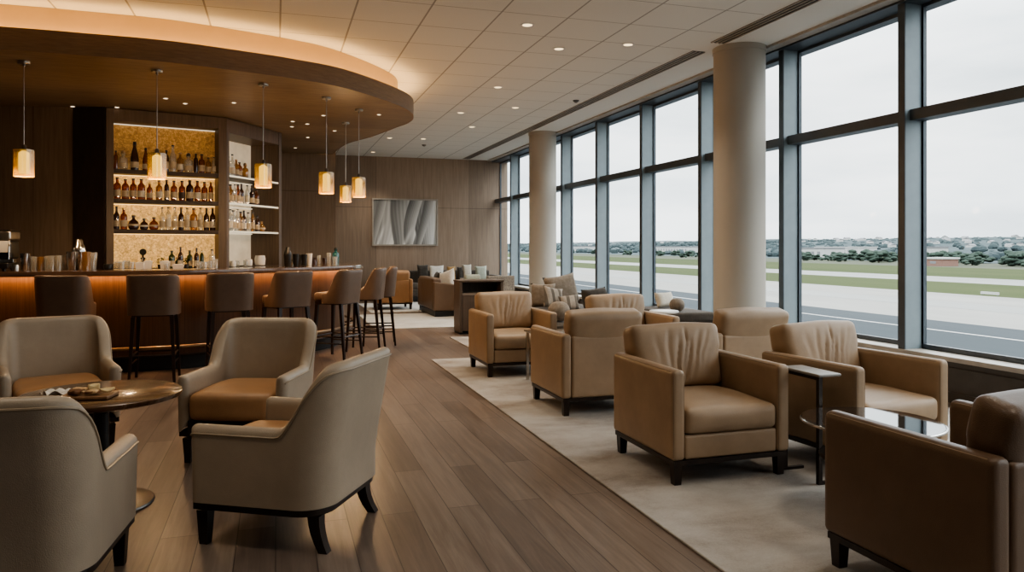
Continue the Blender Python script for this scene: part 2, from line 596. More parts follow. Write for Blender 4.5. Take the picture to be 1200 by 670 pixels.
# dark wall to the side of the bottle shelves
p0, p1 = Vector((-2.12, 10.93)), Vector((-6.9, 12.1))
struct(MB().prism([(p0.x, p0.y), (p0.x + .06, p0.y + .6), (p1.x, p1.y + .6), (p1.x, p1.y)], 0, CEIL - .45).ob('wall_bar_side', 'bar_wall_wood', smooth=False))
q0, q1 = p0 + Vector((-.005, -.03)), p0 + (p1 - p0).normalized() * .40 + Vector((0, -.03))
struct(MB().prism([(q0.x, q0.y), (q0.x, q0.y + .025), (q1.x, q1.y + .025), (q1.x, q1.y)], 1.06, CEIL - .49).ob('trim_5', 'dark_wood', smooth=False))
# low wall under the windows and its ledge
SILL = .405
w = struct(MB().box(XW + .06, XG + .2, YR, YB - .01, 0, SILL - .04).ob('wall_right', 'panel_grey', smooth=False))
struct(MB().box(XW + .045, XW + .06, YR, YB - .02, .28, .305).box(XW + .045, XW + .06, YR, YB - .02, 0, .09).ob('trim_1', 'panel_grey', smooth=False))
struct(MB().box(XW - .02, XG + .2, YR, YB - .01, SILL - .04, SILL).ob('trim_2', 'sill', smooth=False))
# window bays
PITCH, Y0 = 1.737, 5.517
HEAD, TR = 3.60, 2.567
bay = 0
for k in range(-6, 8):
    ya = Y0 + PITCH * k
    yb = min(ya + PITCH, YB - .01)
    if yb - ya < .2: continue
    bay += 1
    e = bpy.data.objects.new('window_%d' % bay, None); COL.objects.link(e)
    e.location = (XW, ya, 0)
    struct(e)
    ya2, L = 0.0, yb - ya
    # the deep post on the near side of the bay
    fr = MB().box(.012, .20, 0, .075, SILL + .001, HEAD).ob('mullion', 'frame_skylit', e, False)  # skylight on the post's side put into its blue
    MB().box(0, .0115, -.003, .078, SILL + .001, HEAD).ob('mullion_shade', 'frame_dark', e, False)  # dark sheet: shade of the room face put into the colour
    f = MB()
    for z0, z1 in ((SILL + .001, SILL + .045), (HEAD - .03, HEAD)):
        f.box(.20, .24, 0, L, z0, z1)
    for z0, z1 in ((SILL + .045, HEAD - .03),):
        f.box(.20, .24, -.018, .095, z0, z1)
        f.box(.20, .24, L - .02, L, z0, z1)
    f.ob('window_frame', 'frame_dark', e, False)
    MB().box(.06, .235, .079, L - .004, TR - .05, TR + .05).ob('transom', 'frame_dark', e, False)
    MB().box(.217, .223, .095, L - .02, SILL + .045, TR - .05).ob('pane', 'glass_window', e, False)
    MB().box(.217, .223, .095, L - .02, TR + .05, HEAD - .03).ob('pane', 'glass_window', e, False)
struct(MB().box(XW - .03, XG + .2, YR, YB - .01, HEAD + .002, CEIL - .001).ob('trim_3', 'frame_dark', smooth=False))
struct(MB().box(XW - .16, XW - .035, YR, YB - .02, CEIL - .03, CEIL - .001).ob('trim_4', 'sill', smooth=False))
# columns
for nm, (cx, cy, cr) in (('column', (5.14, 7.53, .292)), ('column', (5.14, 14.27, .275))):
    struct(MB().lathe([(cr, 0.0), (cr, CEIL - .06), (cr + .012, CEIL - .058), (cr + .012, CEIL - .002)], (cx, cy, 0), 64).ob(nm, 'column_paint'))

# air slots in the ceiling
def air_slot(ya, yb, label):
    e = thing('ceiling_vent', label, 'air vent', (4.75, ya, CEIL - .001), 0, 'slot diffusers along the window side of the ceiling')
    m = MB()
    for i in range(4):
        x = -.085 + i * .052
        m.box(x, x + .014, 0, yb - ya, -.012, 0)
    m.ob('slat', 'sill', e, False)
    MB().box(-.085, .085, 0, yb - ya, -.004, -.0005).ob('slot', 'base_black', e, False)
air_slot(-4, 7.38, 'long ceiling air slot on the near side of the large column')
air_slot(7.77, 19.1, 'long ceiling air slot running from the large column to the back wall')

# rugs
def rug(x0, x1, y0, y1, mat, label, z=.012):
    o = MB().rbox(((x0 + x1) / 2, (y0 + y1) / 2, z / 2 + .0005), (x1 - x0, y1 - y0, z), .005, (2, 2, 1)).ob('rug', mat)
    tag(o, label, 'rug')
rug(1.766, 5.35, -1.5, 8.8, 'rug_main', 'large mottled grey and brown rug under the leather armchairs')
rug(2.46, 5.3, 9.25, 10.9, 'rug_main', 'mottled rug strip beyond the far armchairs, below the dark console')
rug(1.55, 5.2, 12.3, 15.0, 'rug_pale', 'pale grey rug under the brown sofa in the far lounge')
rug(1.85, 5.2, 15.4, 18.0, 'rug_pale', 'pale rug in front of the sofa at the back wall')
RZ = .0135

# ------------------------------------------------------------------ canopy over the bar
ZB, ZT = 3.17, 3.38
front = spline([(-6.9, 8.25), (-4.5, 8.08), (-2.42, 8.02), (-1.727, 8.03), (-.988, 8.08), (-.196, 8.31), (.239, 8.477), (.713, 8.74), (1.281, 9.35), (1.70, 9.98), (1.86, 10.55), (1.86, 11.0),
                (1.773, 11.4), (1.52, 12.53), (1.2, 13.58), (1.06, 15.18)], 8)
can = thing('bar_canopy', 'large curved walnut canopy over the bar with a glowing cove above its edge', 'canopy', (0, 0, 0))
poly = [(p.x, p.y) for p in front] + [(-6.9, 15.18)]
ins = offset(front, .018)
inner = [(p.x, p.y) for p in ins] + [(-6.85, 15.17)]
MB().prism(inner, ZB, ZB + .03).ob('soffit', 'soffit_wood', can, False)
ribbon(front, 0, .017, ZB - .004, ZT).ob('fascia', 'fascia_wood', can, True)
ribbon(front, .22, .24, ZT - .16, CEIL - .002).ob('cove_ring', 'cream_drywall', can, True)
ribbon(front, .02, .24, ZT - .18, ZT - .165).ob('cove_trough', 'cream_drywall', can, True)
ribbon(front, .03, .215, ZT - .075, ZT - .055).ob('light_strip', 'cove_led', can, False)

# small lights
def downlight(x, y, z, label, grp, r=.05, mat='downlight_lens', power=0, spot=True):
    e = thing('recessed_downlight', label, 'ceiling light', (x, y, z), 0, grp)
    MB().lathe([(r * .72, -.001), (r * .72, -.006), (r, -.006), (r, -.001)], seg=20, cap0=False, cap1=False).ob('trim_ring', 'white_paint', e)
    MB().lathe([(r * .7, -.0045), (r * .7, -.002)], seg=20).ob('lens', mat, e)
    if power:
        L = bpy.data.lights.new('downlight_or_fill', 'SPOT')
        L.energy = power; L.color = (1, .88, .72); L.spot_size = R(105); L.spot_blend = .9; L.shadow_soft_size = .05
        lo = bpy.data.objects.new('downlight_or_fill', L); COL.objects.link(lo)
        lo.location = (x, y, z - .03)
dl = [(618, 29), (655, 57), (736, 52), (583.5, 102), (604, 126), (540, 132), (553, 148.5), (496, 162.5), (456.5, 161.5), (437, 178)]
dl.sort(key=lambda p: p[1])
for i, (px, py) in enumerate(dl):
    x, y = at_depth(px, F * (CEIL - HC) / (HOR - py))
    downlight(x, y, CEIL, 'small recessed downlight in the tiled ceiling, %s counted from the front of the room' % ORD[i], 'downlights in the tiled ceiling', .075, power=45)
# unseen fill spots, added overhead to brighten the near part of the room
for x, y in ((2.6, 1.2), (.6, 2.2), (-1.4, 3.2), (-.6, 5.6), (3.6, 3.4), (1.2, 6.2)):
    L = bpy.data.lights.new('downlight_or_fill', 'SPOT')
    L.energy = 60; L.color = (1, .88, .72); L.spot_size = R(115); L.spot_blend = 1; L.shadow_soft_size = .3
    lo = bpy.data.objects.new('downlight_or_fill', L); COL.objects.link(lo); lo.location = (x, y, CEIL - .03)
cl = [(85, 124.4), (137, 125.4), (217, 121), (274, 120), (194, 115), (444, 134), (343, 142), (342, 148), (360, 145), (360.6, 160.7), (346, 173), (379, 135), (392, 153)]
cl.sort(key=lambda p: p[0])
for i, (px, py) in enumerate(cl):
    x, y = at_depth(px, F * (ZB - HC) / (HOR - py))
    downlight(x, y, ZB - .0005, 'tiny spotlight recessed in the wooden canopy, %s from the wall by the coffee machine' % ORD[i], 'spotlights in the wooden canopy', .035, 'spot_lens', 0)
for x, y in ((-1.5, 9.9), (-.3, 10.5), (.4, 11.6), (-2.8, 9.8), (.9, 13.8)):
    L = bpy.data.lights.new('canopy_lamp', 'SPOT')
    L.energy = 34; L.color = (1, .74, .45); L.spot_size = R(100); L.spot_blend = .9; L.shadow_soft_size = .04
    lo = bpy.data.objects.new('canopy_lamp', L); COL.objects.link(lo); lo.location = (x, y, ZB - .03)
# tiny ceiling devices
for px, py, nm, lb in ((675, 117.5, 'ceiling_speaker', 'small dark disc fitted to the ceiling near the air slot'), (497, 169.5, 'ceiling_sprinkler', 'tiny dark sprinkler head in the ceiling near the back wall')):
    x, y = at_depth(px, F * (CEIL - HC) / (HOR - py))
    tag(MB().lathe([(.05, -.001), (.05, -.012), (.03, -.03), (.012, -.04)], (x, y, CEIL), 16).ob(nm, 'pewter'), lb, 'ceiling fitting')

# pendants
def pendant(px, d, ybot, sc, label, first=None):
    x, y = at_depth(px, d)
    zbot = HC + (HOR - ybot) * d / F
    e = thing('pendant_lamp', label, 'pendant lamp', (x, y, 0), 0, 'pendant lamps over the bar')
    h, r = .265 * sc, .088 * sc
    zt = zbot + h
    MB().lathe([(.055, ZB - .001), (.055, ZB - .02), (.05, ZB - .026), (.012, ZB - .028), (.012, ZB - .05)], seg=24).ob('ceiling_plate', 'steel', e)
    MB().tube([(0, 0, ZB - .03), (0, 0, zt + .03)], .0045, 8).ob('rod', 'steel', e)
    MB().lathe([(.012, zt + .05), (.02, zt + .04), (.022, zt + .005), (r * .8, zt + .004), (r * .8, zt - .004), (.02, zt - .004)], seg=24).ob('cap', 'pewter', e)
    sh = MB()
    seg = 48
    ring = lambda rr, z: [((rr + .004 * math.cos(12 * 2 * PI * j / seg)) * math.cos(2 * PI * j / seg), (rr + .004 * math.cos(12 * 2 * PI * j / seg)) * math.sin(2 * PI * j / seg), z) for j in range(seg)]
    sh.rings([ring(r, zbot), ring(r, zt), ring(r - .005, zt), ring(r - .005, zbot), ring(r, zbot)], True, False, False)
    sh.ob('lamp_shade', 'shade_glass', e, True, 60)
    MB().lathe([(.0, zbot + .03), (r * .5, zbot + .03), (r * .52, zbot + .05), (r * .52, zt - .03), (r * .2, zt - .01)], seg=24).ob('lamp_tube', 'lamp_core', e)
    L = bpy.data.lights.new('pendant_bulb', 'POINT')
    L.energy = 12; L.color = (1, .66, .36); L.shadow_soft_size = .05
    lo = bpy.data.objects.new('pendant_bulb', L); COL.objects.link(lo); lo.location = (x, y, zbot - .06)
pendant(28, 7.38, 207, 1.0, 'glass pendant lamp hanging above the coffee machine')
pendant(184, 7.74, 210, 1.0, 'glass pendant lamp hanging in front of the golden bottle shelves')
pendant(308.5, 8.39, 220, 1.0, 'glass pendant lamp hanging in front of the angled bottle shelves')
pendant(382.5, 9.15, 227, .98, 'glass pendant lamp, the nearest of three beside the plain wall panel')
pendant(405, 11.0, 237, .92, 'smallest and lowest glass pendant lamp, between two others at the bar end')
pendant(420.5, 9.95, 231, .98, 'glass pendant lamp closest to the framed picture')

# ------------------------------------------------------------------ bar counter
edge = spline([(-6.6, 8.95), (-4, 8.75), (-2.5, 8.68), (-1.5, 8.66), (-.9, 8.74), (-.3, 9.0), (.3, 9.42), (.75, 9.86), (1.05, 10.35), (1.2, 10.9), (1.22, 11.5), (1.12, 12.2), (.98, 12.75)], 8)
bar = thing('bar_counter', 'long curved wooden bar counter with an orange glow under its top', 'bar')
ZC = 1.10
ribbon(edge, 0, .64, ZC - .055, ZC).ob('countertop', 'counter_wood', bar, True, 40, bevel=.008)
ribbon(edge, .27, .33, .15, ZC - .056).ob('front_panel', 'bar_front_wood', bar)
ribbon(edge, .31, .36, 0.001, .149).ob('kick_base', 'base_black', bar)
ribbon(edge, .20, .235, ZC - .0605, ZC - .0565).ob('light_strip', 'bar_led', bar, False)
rail = offset(edge, .13)[2:]
MB().tube([(p.x, p.y, .27) for p in rail], .019, 10).ob('foot_rail', 'brass', bar)
rail2 = offset(edge, .20)[2:]
MB().tube([(p.x, p.y, .17) for p in rail2], .012, 8).ob('foot_rail', 'bronze', bar)
for i in range(2, len(rail), 9):
    a, b = rail[i], offset(edge, .265)[2:][i]
    MB().tube([(a.x, a.y, .27), (b.x, b.y, .25)], .011, 8).ob('rail_bracket', 'bronze', bar)

# ------------------------------------------------------------------ back bar shelving
def shelf_light(cab, x0, x1, y, z, power, col):
    L = bpy.data.lights.new('shelf_lamp', 'AREA')
    L.shape = 'RECTANGLE'; L.size = x1 - x0; L.size_y = .05; L.energy = power; L.color = col
    lo = bpy.data.objects.new('shelf_lamp', L); COL.objects.link(lo)
    lo.parent = cab
    lo.location = ((x0 + x1) / 2, y, z)
SHZ = (2.37, 1.98, 1.58)
cab1 = thing('bottle_cabinet', 'tall dark wood bottle cabinet with golden lit backing', 'cabinet', (-2.1, 10.9, 0), math.atan2(.36, 1.44))
W1 = 1.484
ZTOP = 3.0
D1 = .32
MB().box(0, .085, 0, D1, 1.06, ZB - .012).ob('stile', 'cabinet_wood', cab1, False)
MB().box(W1 - .10, W1, 0, .012, 1.06, ZB - .012).box(W1 - .10, W1 - .05, .012, .1, 1.06, ZB - .012).box(W1 - .10, W1 - .065, .1, D1, 1.06, ZB - .012).ob('stile', 'cabinet_wood', cab1, False)
MB().box(.086, W1 - .101, 0, D1, ZTOP, ZB - .012).ob('header', 'cabinet_wood', cab1, False)
MB().box(.086, W1 - .101, D1 - .02, D1, 1.06, ZTOP - .001).ob('backing', 'backing_gold', cab1, False)
for z in SHZ:
    s = MB().box(.087, W1 - .102, .012, D1 - .021, z - .055, z).ob('shelf', 'shelf_wood', cab1, False)
    MB().box(.09, W1 - .105, D1 - .055, D1 - .03, z - .063, z - .0555).ob('light_strip', 'shelf_led', s, False)
MB().box(.09, W1 - .105, D1 - .06, D1 - .035, ZTOP - .01, ZTOP - .001).ob('light_strip', 'shelf_led_white', cab1, False)
cab2 = thing('bottle_cabinet', 'angled bottle cabinet with glowing glass shelves beside the golden one', 'cabinet', (-.66, 11.26, 0), math.atan2(1.24, .75))
W2, D2 = 1.449, .5
MB().box(0.012, .075, 0.005, .06, 1.06, ZB - .012).ob('stile', 'cabinet_wood', cab2, False)
MB().box(W2 - .075, W2, 0, D2 + .02, 1.06, ZB - .012).ob('stile', 'cabinet_wood', cab2, False)
MB().prism([(.076, .005), (W2 - .076, .005), (W2 - .076, D2), (.345, D2), (.1, .09)], 2.96, ZB - .012).ob('header', 'cabinet_wood', cab2, False)
MB().box(.35, W2 - .076, D2, D2 + .02, 1.06, 2.959).ob('backing', 'backing_cream', cab2, False)
MB().prism([(.076, .062), (.09, .062), (.349, D2), (.33, D2 + .015)], 1.06, 2.959).ob('side_panel', 'cabinet_wood', cab2, False)
for i, z in enumerate(SHZ):
    s = MB().prism([(.082, .02), (W2 - .078, .02), (W2 - .078, D2 - .002), (.36, D2 - .002), (.105, .075)], z - .03, z).ob('shelf', 'shelf_wood' if i == 0 else 'glass_clear', cab2, False)
    MB().box(.1, W2 - .08, .008, .0195, z - .028, z - .004).ob('light_strip', 'shelf_led_white', s, False)
    MB().box(.4, W2 - .1, D2 - .04, D2 - .02, z - .038, z - .0305).ob('light_strip', 'shelf_led_white', s, False)
# work counter under the shelves
cnt = thing('back_counter', 'dark work counter below the bottle shelves, behind the bar', 'counter')
outer = [(-6.6, 11.55), (-2.25, 10.49), (-.60, 10.9), (-.22, 11.0), (.24, 11.85)]
innr = [(.06, 12.4), (-.645, 11.235), (-2.1, 10.87), (-6.6, 12.0)]
MB().prism(outer + innr, 1.02, 1.055).ob('worktop', 'counter_wood', cnt, False)
o2 = [(-6.5, 11.6), (-2.25, 10.55), (-.62, 10.96), (-.27, 11.06), (.18, 11.87)]
i2 = [(.04, 12.38), (-.66, 11.235), (-2.1, 10.885), (-6.5, 11.98)]
MB().prism(o2 + i2, 0.001, 1.019).ob('cabinet_body', 'cabinet_wood', cnt, False)

# ------------------------------------------------------------------ bottles and barware
BOT = {
 'wine':    [(.036, 0), (.037, .01), (.037, .17), (.034, .2), (.016, .235), (.0135, .25), (.0135, .3), (.015, .302), (.015, .315)],
 'whisky':  [(.04, 0), (.042, .01), (.042, .15), (.038, .175), (.017, .2), (.015, .205), (.015, .235), (.018, .238), (.018, .25)],
 'slim':    [(.031, 0), (.032, .01), (.031, .19), (.027, .215), (.013, .24), (.0125, .275), (.015, .278), (.015, .29)],
 'squat':   [(.04, 0), (.058, .015), (.062, .06), (.05, .1), (.022, .125), (.016, .135), (.016, .15), (.021, .155), (.021, .175)],
 'shoulder':[(.037, 0), (.038, .01), (.041, .16), (.036, .185), (.018, .2), (.0155, .21), (.0155, .25), (.0175, .252), (.0175, .268)],
 'champagne':[(.044, 0), (.045, .01), (.045, .14), (.038, .19), (.019, .27), (.016, .3), (.018, .305), (.018, .34)],
 'decanter':[(.044, 0), (.047, .01), (.05, .12), (.044, .15), (.02, .165), (.016, .18), (.022, .185), (.028, .2), (.022, .225), (.006, .24)],
}
COLN = {'glass_amber': 'amber', 'glass_brown': 'dark brown', 'glass_green': 'green', 'glass_honey': 'honey coloured', 'glass_clear': 'clear', 'glass_teal': 'teal'}
PROTO = {}
def bottle(kind, glass, lab, cap, x, y, z, label, grp, sc=1.0, seg=14):
    key = (kind, glass, lab, cap)
    if key not in PROTO:
        pr = BOT[kind]
        e = thing('bottle', label, 'bottle', (x, y, z), 0, grp)
        MB().lathe(pr[:-2], seg=seg).ob('glass_body', glass, e)
        MB().lathe([(pr[-2][0] + .001, pr[-3][1] - .001), (pr[-2][0] + .001, pr[-2][1]), (pr[-1][0], pr[-1][1])], seg=seg).ob('cap', cap, e)
        if lab:
            r = max(q[0] for q in pr[:4]) + .0012
            za, zb_ = pr[2][1] * .22, pr[2][1] * .72
            if kind == 'squat': za, zb_, r = .045, .07, .0628
            MB().lathe([(r, za), (r, zb_)], seg=seg, cap0=False, cap1=False).ob('label', lab, e)
        PROTO[key] = e
    else:
        e = dup(PROTO[key], (x, y, z), 0, label, grp)
    e.scale = (sc * 1.1, sc * 1.1, sc * 1.08)
    e.rotation_euler = (0, 0, random.uniform(0, 6))
    return e

def loc(cab, x, y):
    a = cab.rotation_euler[2]
    return (cab.location[0] + x * math.cos(a) - y * math.sin(a), cab.location[1] + x * math.sin(a) + y * math.cos(a))

def shelf_row(cab, z, items, shelfname, grp, ypos):
    """items: (x, kind, glass, label, cap, scale)"""
    rad = [max(q[0] for q in BOT[it[1]]) * it[5] * 1.12 for it in items]
    xs = [it[0] for it in items]
    for _ in range(60):
        for a in range(len(xs) - 1):
            gap = rad[a] + rad[a + 1] + .003 - (xs[a + 1] - xs[a])
            if gap > 0:
                xs[a] -= gap / 2; xs[a + 1] += gap / 2
        lim0 = .09 if cab is cab1 else .2
        lim1 = (W1 - .105) if cab is cab1 else (W2 - .08)
        xs[0] = max(xs[0], lim0 + rad[0]); xs[-1] = min(xs[-1], lim1 - rad[-1])
    for i, (x, k, g, lb, cp, sc) in enumerate(items):
        x = xs[i]
        X, Y = loc(cab, x, ypos + random.uniform(-.012, .012))
        word = {'wine': 'bottle', 'whisky': 'broad bottle', 'slim': 'slim bottle', 'squat': 'squat round bottle', 'shoulder': 'straight-sided bottle', 'champagne': 'tall tapering bottle', 'decanter': 'stoppered decanter'}[k]
        bottle(k, g, lb, cp, X, Y, z + .001, '%s %s, %s from the left on %s' % (COLN[g], word, ORD[i], shelfname), grp, sc)

px2x = lambda px: .085 + (px - 132) / (258 - 132) * (W1 - .185)
A, BR, GR, HO, CLR = 'glass_amber', 'glass_brown', 'glass_green', 'glass_honey', 'glass_clear'
LC, LD, LW, LRD = 'label_cream', 'label_dark', 'label_white', 'label_red'
CB, CG, CK = 'cap_black', 'cap_gold', 'cork'
top = [(135, 'slim', A, None, CB, .8), (142, 'decanter', CLR, LC, CK, 1.0), (157, 'champagne', BR, LC, CB, 1.05), (170, 'champagne', A, LC, CB, .85), (180, 'shoulder', HO, None, CG, .85), (198, 'slim', BR, LC, CB, .95), (204, 'wine', CLR, LC, CB, 1.1), (213, 'shoulder', HO, LW, CK, .95),
       (222, 'decanter', CLR, LC, CB, 1.08), (231, 'slim', BR, None, CB, .88), (238, 'shoulder', A, LC, CB, .95), (244.5, 'whisky', HO, LC, CB, .86), (252, 'slim', CLR, LW, CB, .78)]
shelf_row(cab1, SHZ[0], [(px2x(p), *r) for p, *r in top], 'the top golden shelf', 'bottles on the top golden shelf', .15)
mid = [(136, 'shoulder', A, LC, CB, 1.0), (145, 'whisky', A, LC, CB, 1.0), (154, 'shoulder', A, LC, CB, .98), (163.5, 'whisky', A, LW, CB, 1.04), (174.5, 'whisky', A, LC, CG, .84), (186, 'shoulder', HO, LW, CB, .95), (195, 'slim', BR, LC, CB, .9), (204, 'shoulder', A, LC, CB, .96), (214.5, 'shoulder', A, LD, CB, .97),
       (223.5, 'whisky', BR, LC, CB, 1.08), (233, 'shoulder', A, LW, CB, 1.0), (242, 'shoulder', A, LC, CB, .96), (250.5, 'slim', A, LC, CG, .9)]
shelf_row(cab1, SHZ[1], [(px2x(p), *r) for p, *r in mid], 'the middle golden shelf', 'bottles on the middle golden shelf', .15)
low = [(136, 'wine', BR, LC, CB, .9), (144.5, 'shoulder', A, LC, CG, .98), (155.5, 'squat', BR, LC, CB, 1.0), (165, 'squat', BR, LW, CB, .8), (176, 'squat', A, LC, CB, .9), (187.5, 'wine', CLR, LC, CB, .9), (196, 'slim', CLR, LW, CB, 1.0), (206, 'wine', CLR, LC, CB, .92), (213, 'wine', BR, LC, CB, .92), (221.5, 'slim', CLR, LC, CB, .98), (231, 'shoulder', HO, LC, CB, 1.06),
       (235.8, 'slim', CLR, LC, CB, 1.0), (242.5, 'wine', BR, LC, CB, .92), (251, 'wine', BR, LW, CG, .94)]
shelf_row(cab1, SHZ[2], [(px2x(p), *r) for p, *r in low], 'the lowest golden shelf', 'bottles on the lowest golden shelf', .15)
r2 = [
 [(.27, 'slim', CLR, LC, CB, .9), (.36, 'wine', CLR, LW, CB, .95), (.46, 'shoulder', HO, LC, CK, .9), (.55, 'whisky', A, LC, CB, .85), (.68, 'decanter', HO, None, CK, .9)],
 [(.26, 'slim', CLR, LC, CB, .95), (.345, 'shoulder', HO, LC, CB, .95), (.43, 'slim', CLR, LC, CB, .9), (.51, 'shoulder', A, LC, CB, 1.0), (.62, 'wine', BR, LC, CB, .9), (.74, 'slim', CLR, LW, CB, .95), (.86, 'whisky', BR, LC, CB, .95), (1.0, 'whisky', A, LC, CB, .9)],
 [(.26, 'wine', CLR, LC, CB, .9), (.33, 'slim', CLR, LW, CB, 1.0), (.41, 'shoulder', CLR, LC, CB, 1.05), (.495, 'wine', CLR, LC, CB, .95), (.585, 'shoulder', HO, LC, CB, 1.0), (.68, 'wine', BR, LW, CB, .92), (.79, 'shoulder', CLR, LC, CB, 1.0), (.89, 'slim', HO, LC, CB, .95), (1.0, 'whisky', BR, LC, CB, .9), (1.12, 'squat', HO, LC, CK, .85)],
]
for z, row, nm in zip(SHZ, r2, ('the top angled shelf', 'the middle angled shelf', 'the lowest angled shelf')):
    shelf_row(cab2, z, row, nm, 'bottles on ' + nm, .16)
# on the work counter under the golden shelves
basez = 1.056
bl = [(198, 'whisky', GR, LC, CB, .9), (206, 'squat', GR, None, CK, .8), (208.5, 'wine', BR, LW, CB, .86), (221, 'shoulder', GR, LC, CB, .85), (228, 'wine', BR, LW, CB, .82), (236, 'slim', GR, None, CG, .8), (247, 'shoulder', CLR, LW, CB, .9)]
for i, (p, k, g, lb, cp, sc) in enumerate(bl):
    X, Y = loc(cab1, px2x(p), -.10 + (.07 if i % 2 else -.03))
    bottle(k, g, lb, cp, X, Y, basez, '%s bottle standing on the back counter, %s from the left' % (COLN[g], ORD[i]), 'bottles standing on the back counter', sc)

def lathe_item(name, prof, mat, x, y, z, label, cat, grp=None, seg=16, **kw):
    return tag(MB().lathe(prof, (0, 0, 0), seg, **kw).ob(name, mat), label, cat, grp), (x, y, z)
GL_TUMBLER = [(.0, .004), (.026, .004), (.034, .09), (.037, .09), (.030, 0), (0, 0)]
GL_HIGH = [(.0, .006), (.024, .006), (.03, .15), (.033, .15), (.028, 0), (0, 0)]
GL_PINT = [(.0, .006), (.028, .006), (.041, .17), (.044, .17), (.032, 0), (0, 0)]
SHAKER = [(.03, 0), (.034, .005), (.042, .12), (.043, .135), (.036, .165), (.026, .18), (.024, .205), (.016, .215), (.006, .217)]
TIN = [(.028, 0), (.03, .004), (.041, .155), (.043, .157), (.039, .155), (.027, .01), (0, .01)]
POT = [(.03, 0), (.036, .005), (.04, .05), (.034, .075), (.03, .075), (.034, .05), (.03, .012), (0, .012)]
IP = {}
def item(name, prof, mat, x, y, z, label, cat, grp, sc=1.0, sz=None):
    key = (name, mat, id(prof))
    if key not in IP:
        o = MB().lathe(prof, (0, 0, 0), 18, False, prof[-1][0] > 0).ob(name, mat)
        IP[key] = o
    else:
        o = IP[key].copy(); COL.objects.link(o)
    tag(o, label, cat, grp)
    o.location = (x, y, z)
    o.scale = (sc, sc, sz or sc)
    return o
def on_bar(px, back=.5):
    """point on the counter at image column px, `back` metres behind its front edge"""
    best = None
    for p in offset(edge, back):
        d = p.x * ST + p.y * CT
        q = VPX + F * p.x / (CT * d)
        if best is None or abs(q - px) < best[0]:
            best = (abs(q - px), p)
    # refine between samples
    pts = offset(edge, back)
    for a, b in zip(pts, pts[1:]):
        qa = VPX + F * a.x / (CT * (a.x * ST + a.y * CT)); qb = VPX + F * b.x / (CT * (b.x * ST + b.y * CT))
        if qa <= px <= qb:
            t = (px - qa) / (qb - qa)
            return a + (b - a) * t
    return best[1]
def bar_item(name, prof, mat, px, label, cat, grp, sc=1.0, back=.5, sz=None):
    p = on_bar(px, back)
    return item(name, prof, mat, p.x, p.y, ZC + .001, label, cat, grp, sc, sz)
row = [(29.5, 'mixing_tin', TIN, 'steel', 1.15, .46), (39.5, 'highball_glass', GL_HIGH, 'glass_clear', .95, .56), (47.5, 'highball_glass', GL_HIGH, 'glass_honey', .95, .46), (56, 'highball_glass', GL_HIGH, 'glass_clear', 1.0, .52), (60.8, 'highball_glass', GL_HIGH, 'glass_clear', 1.02, .42),
       (69, 'highball_glass', GL_HIGH, 'glass_clear', 1.05, .42), (77, 'mixing_tin', TIN, 'steel', 1.0, .52), (84, 'mixing_tin', TIN, 'steel', 1.25, .42), (92.5, 'cocktail_shaker', SHAKER, 'steel', 1.55, .54), (101, 'highball_glass', GL_HIGH, 'glass_honey', 1.3, .36), (108.5, 'pint_glass', GL_PINT, 'glass_clear', 1.1, .5)]
NAMEW = {'mixing_tin': 'steel mixing tin', 'highball_glass': 'highball glass', 'cocktail_shaker': 'tall steel cocktail shaker', 'pint_glass': 'pint glass'}
for i, (px, nm, pf, mt, sc, bk) in enumerate(row):
    bar_item(nm, pf, 'chrome' if mt == 'steel' else mt, px, '%s on the bar, %s in the row leading from the coffee machine' % (NAMEW[nm], ORD[i]), 'glass' if 'glass' in nm else 'barware', 'barware on the bar beside the coffee machine', sc, bk)
bar_item('bar_bowl', POT, 'black_plastic', 127, 'small dark bowl on the bar beside the dark cabinet post', 'bowl', None, 1.3, .5, .8)
bar_item('bar_bowl', POT, 'steel', 18, 'small steel cup on the bar in front of the coffee machine', 'cup', None, .9, .09)
for i, (px, pf, nm, sc, bk) in enumerate([(137, GL_TUMBLER, 'tumbler', .95, .55), (142.5, GL_TUMBLER, 'tumbler', .95, .46), (148, GL_TUMBLER, 'tumbler', 1.05, .56), (154, GL_TUMBLER, 'tumbler', .9, .48), (195, GL_TUMBLER, 'tumbler', .75, .5), (233, GL_TUMBLER, 'tumbler', .85, .54), (239.5, GL_TUMBLER, 'tumbler', .85, .46), (246, GL_TUMBLER, 'tumbler', .9, .54), (253, GL_HIGH, 'highball_glass', .7, .5)]):
    bar_item(nm, pf, 'glass_clear', px, 'clear glass tumbler on the bar below the golden shelves, %s from the left' % ORD[i], 'glass', 'tumblers on the bar below the golden shelves', sc, bk)
# napkin holders / white tubs
def tub(px, w_, h_, mat, nm, label, cat, back=.5):
    p = on_bar(px, back)
    e = thing(nm, label, cat, (p.x, p.y, ZC + .001))
    m = MB().rings([[(-w_ / 2 * k, -.04 * k, z), (w_ / 2 * k, -.04 * k, z), (w_ / 2 * k, .04 * k, z), (-w_ / 2 * k, .04 * k, z)] for k, z in ((.86, 0), (1, h_), (.9, h_), (.8, .01))])
    m.ob('holder', mat, e, False)
    MB().rbox((0, 0, h_ * .62), (w_ * .7, .05, h_ * .9), .006, (2, 1, 2)).ob('filling', 'paper', e)
tub(164, .085, .075, 'white_ceramic', 'napkin_holder', 'white holder of paper napkins under the beer tap', 'napkin holder')
tub(173.5, .08, .09, 'white_ceramic', 'napkin_holder', 'taller white napkin holder, just beside the one under the tap', 'napkin holder', .56)
tub(193.5, .1, .085, 'white_ceramic', 'straw_box', 'white box of straws on the bar below the green bottles', 'box', .58)
tub(209, .12, .05, 'white_ceramic', 'garnish_tray', 'low white garnish tray on the bar at the middle of the golden cabinet', 'tray', .5)
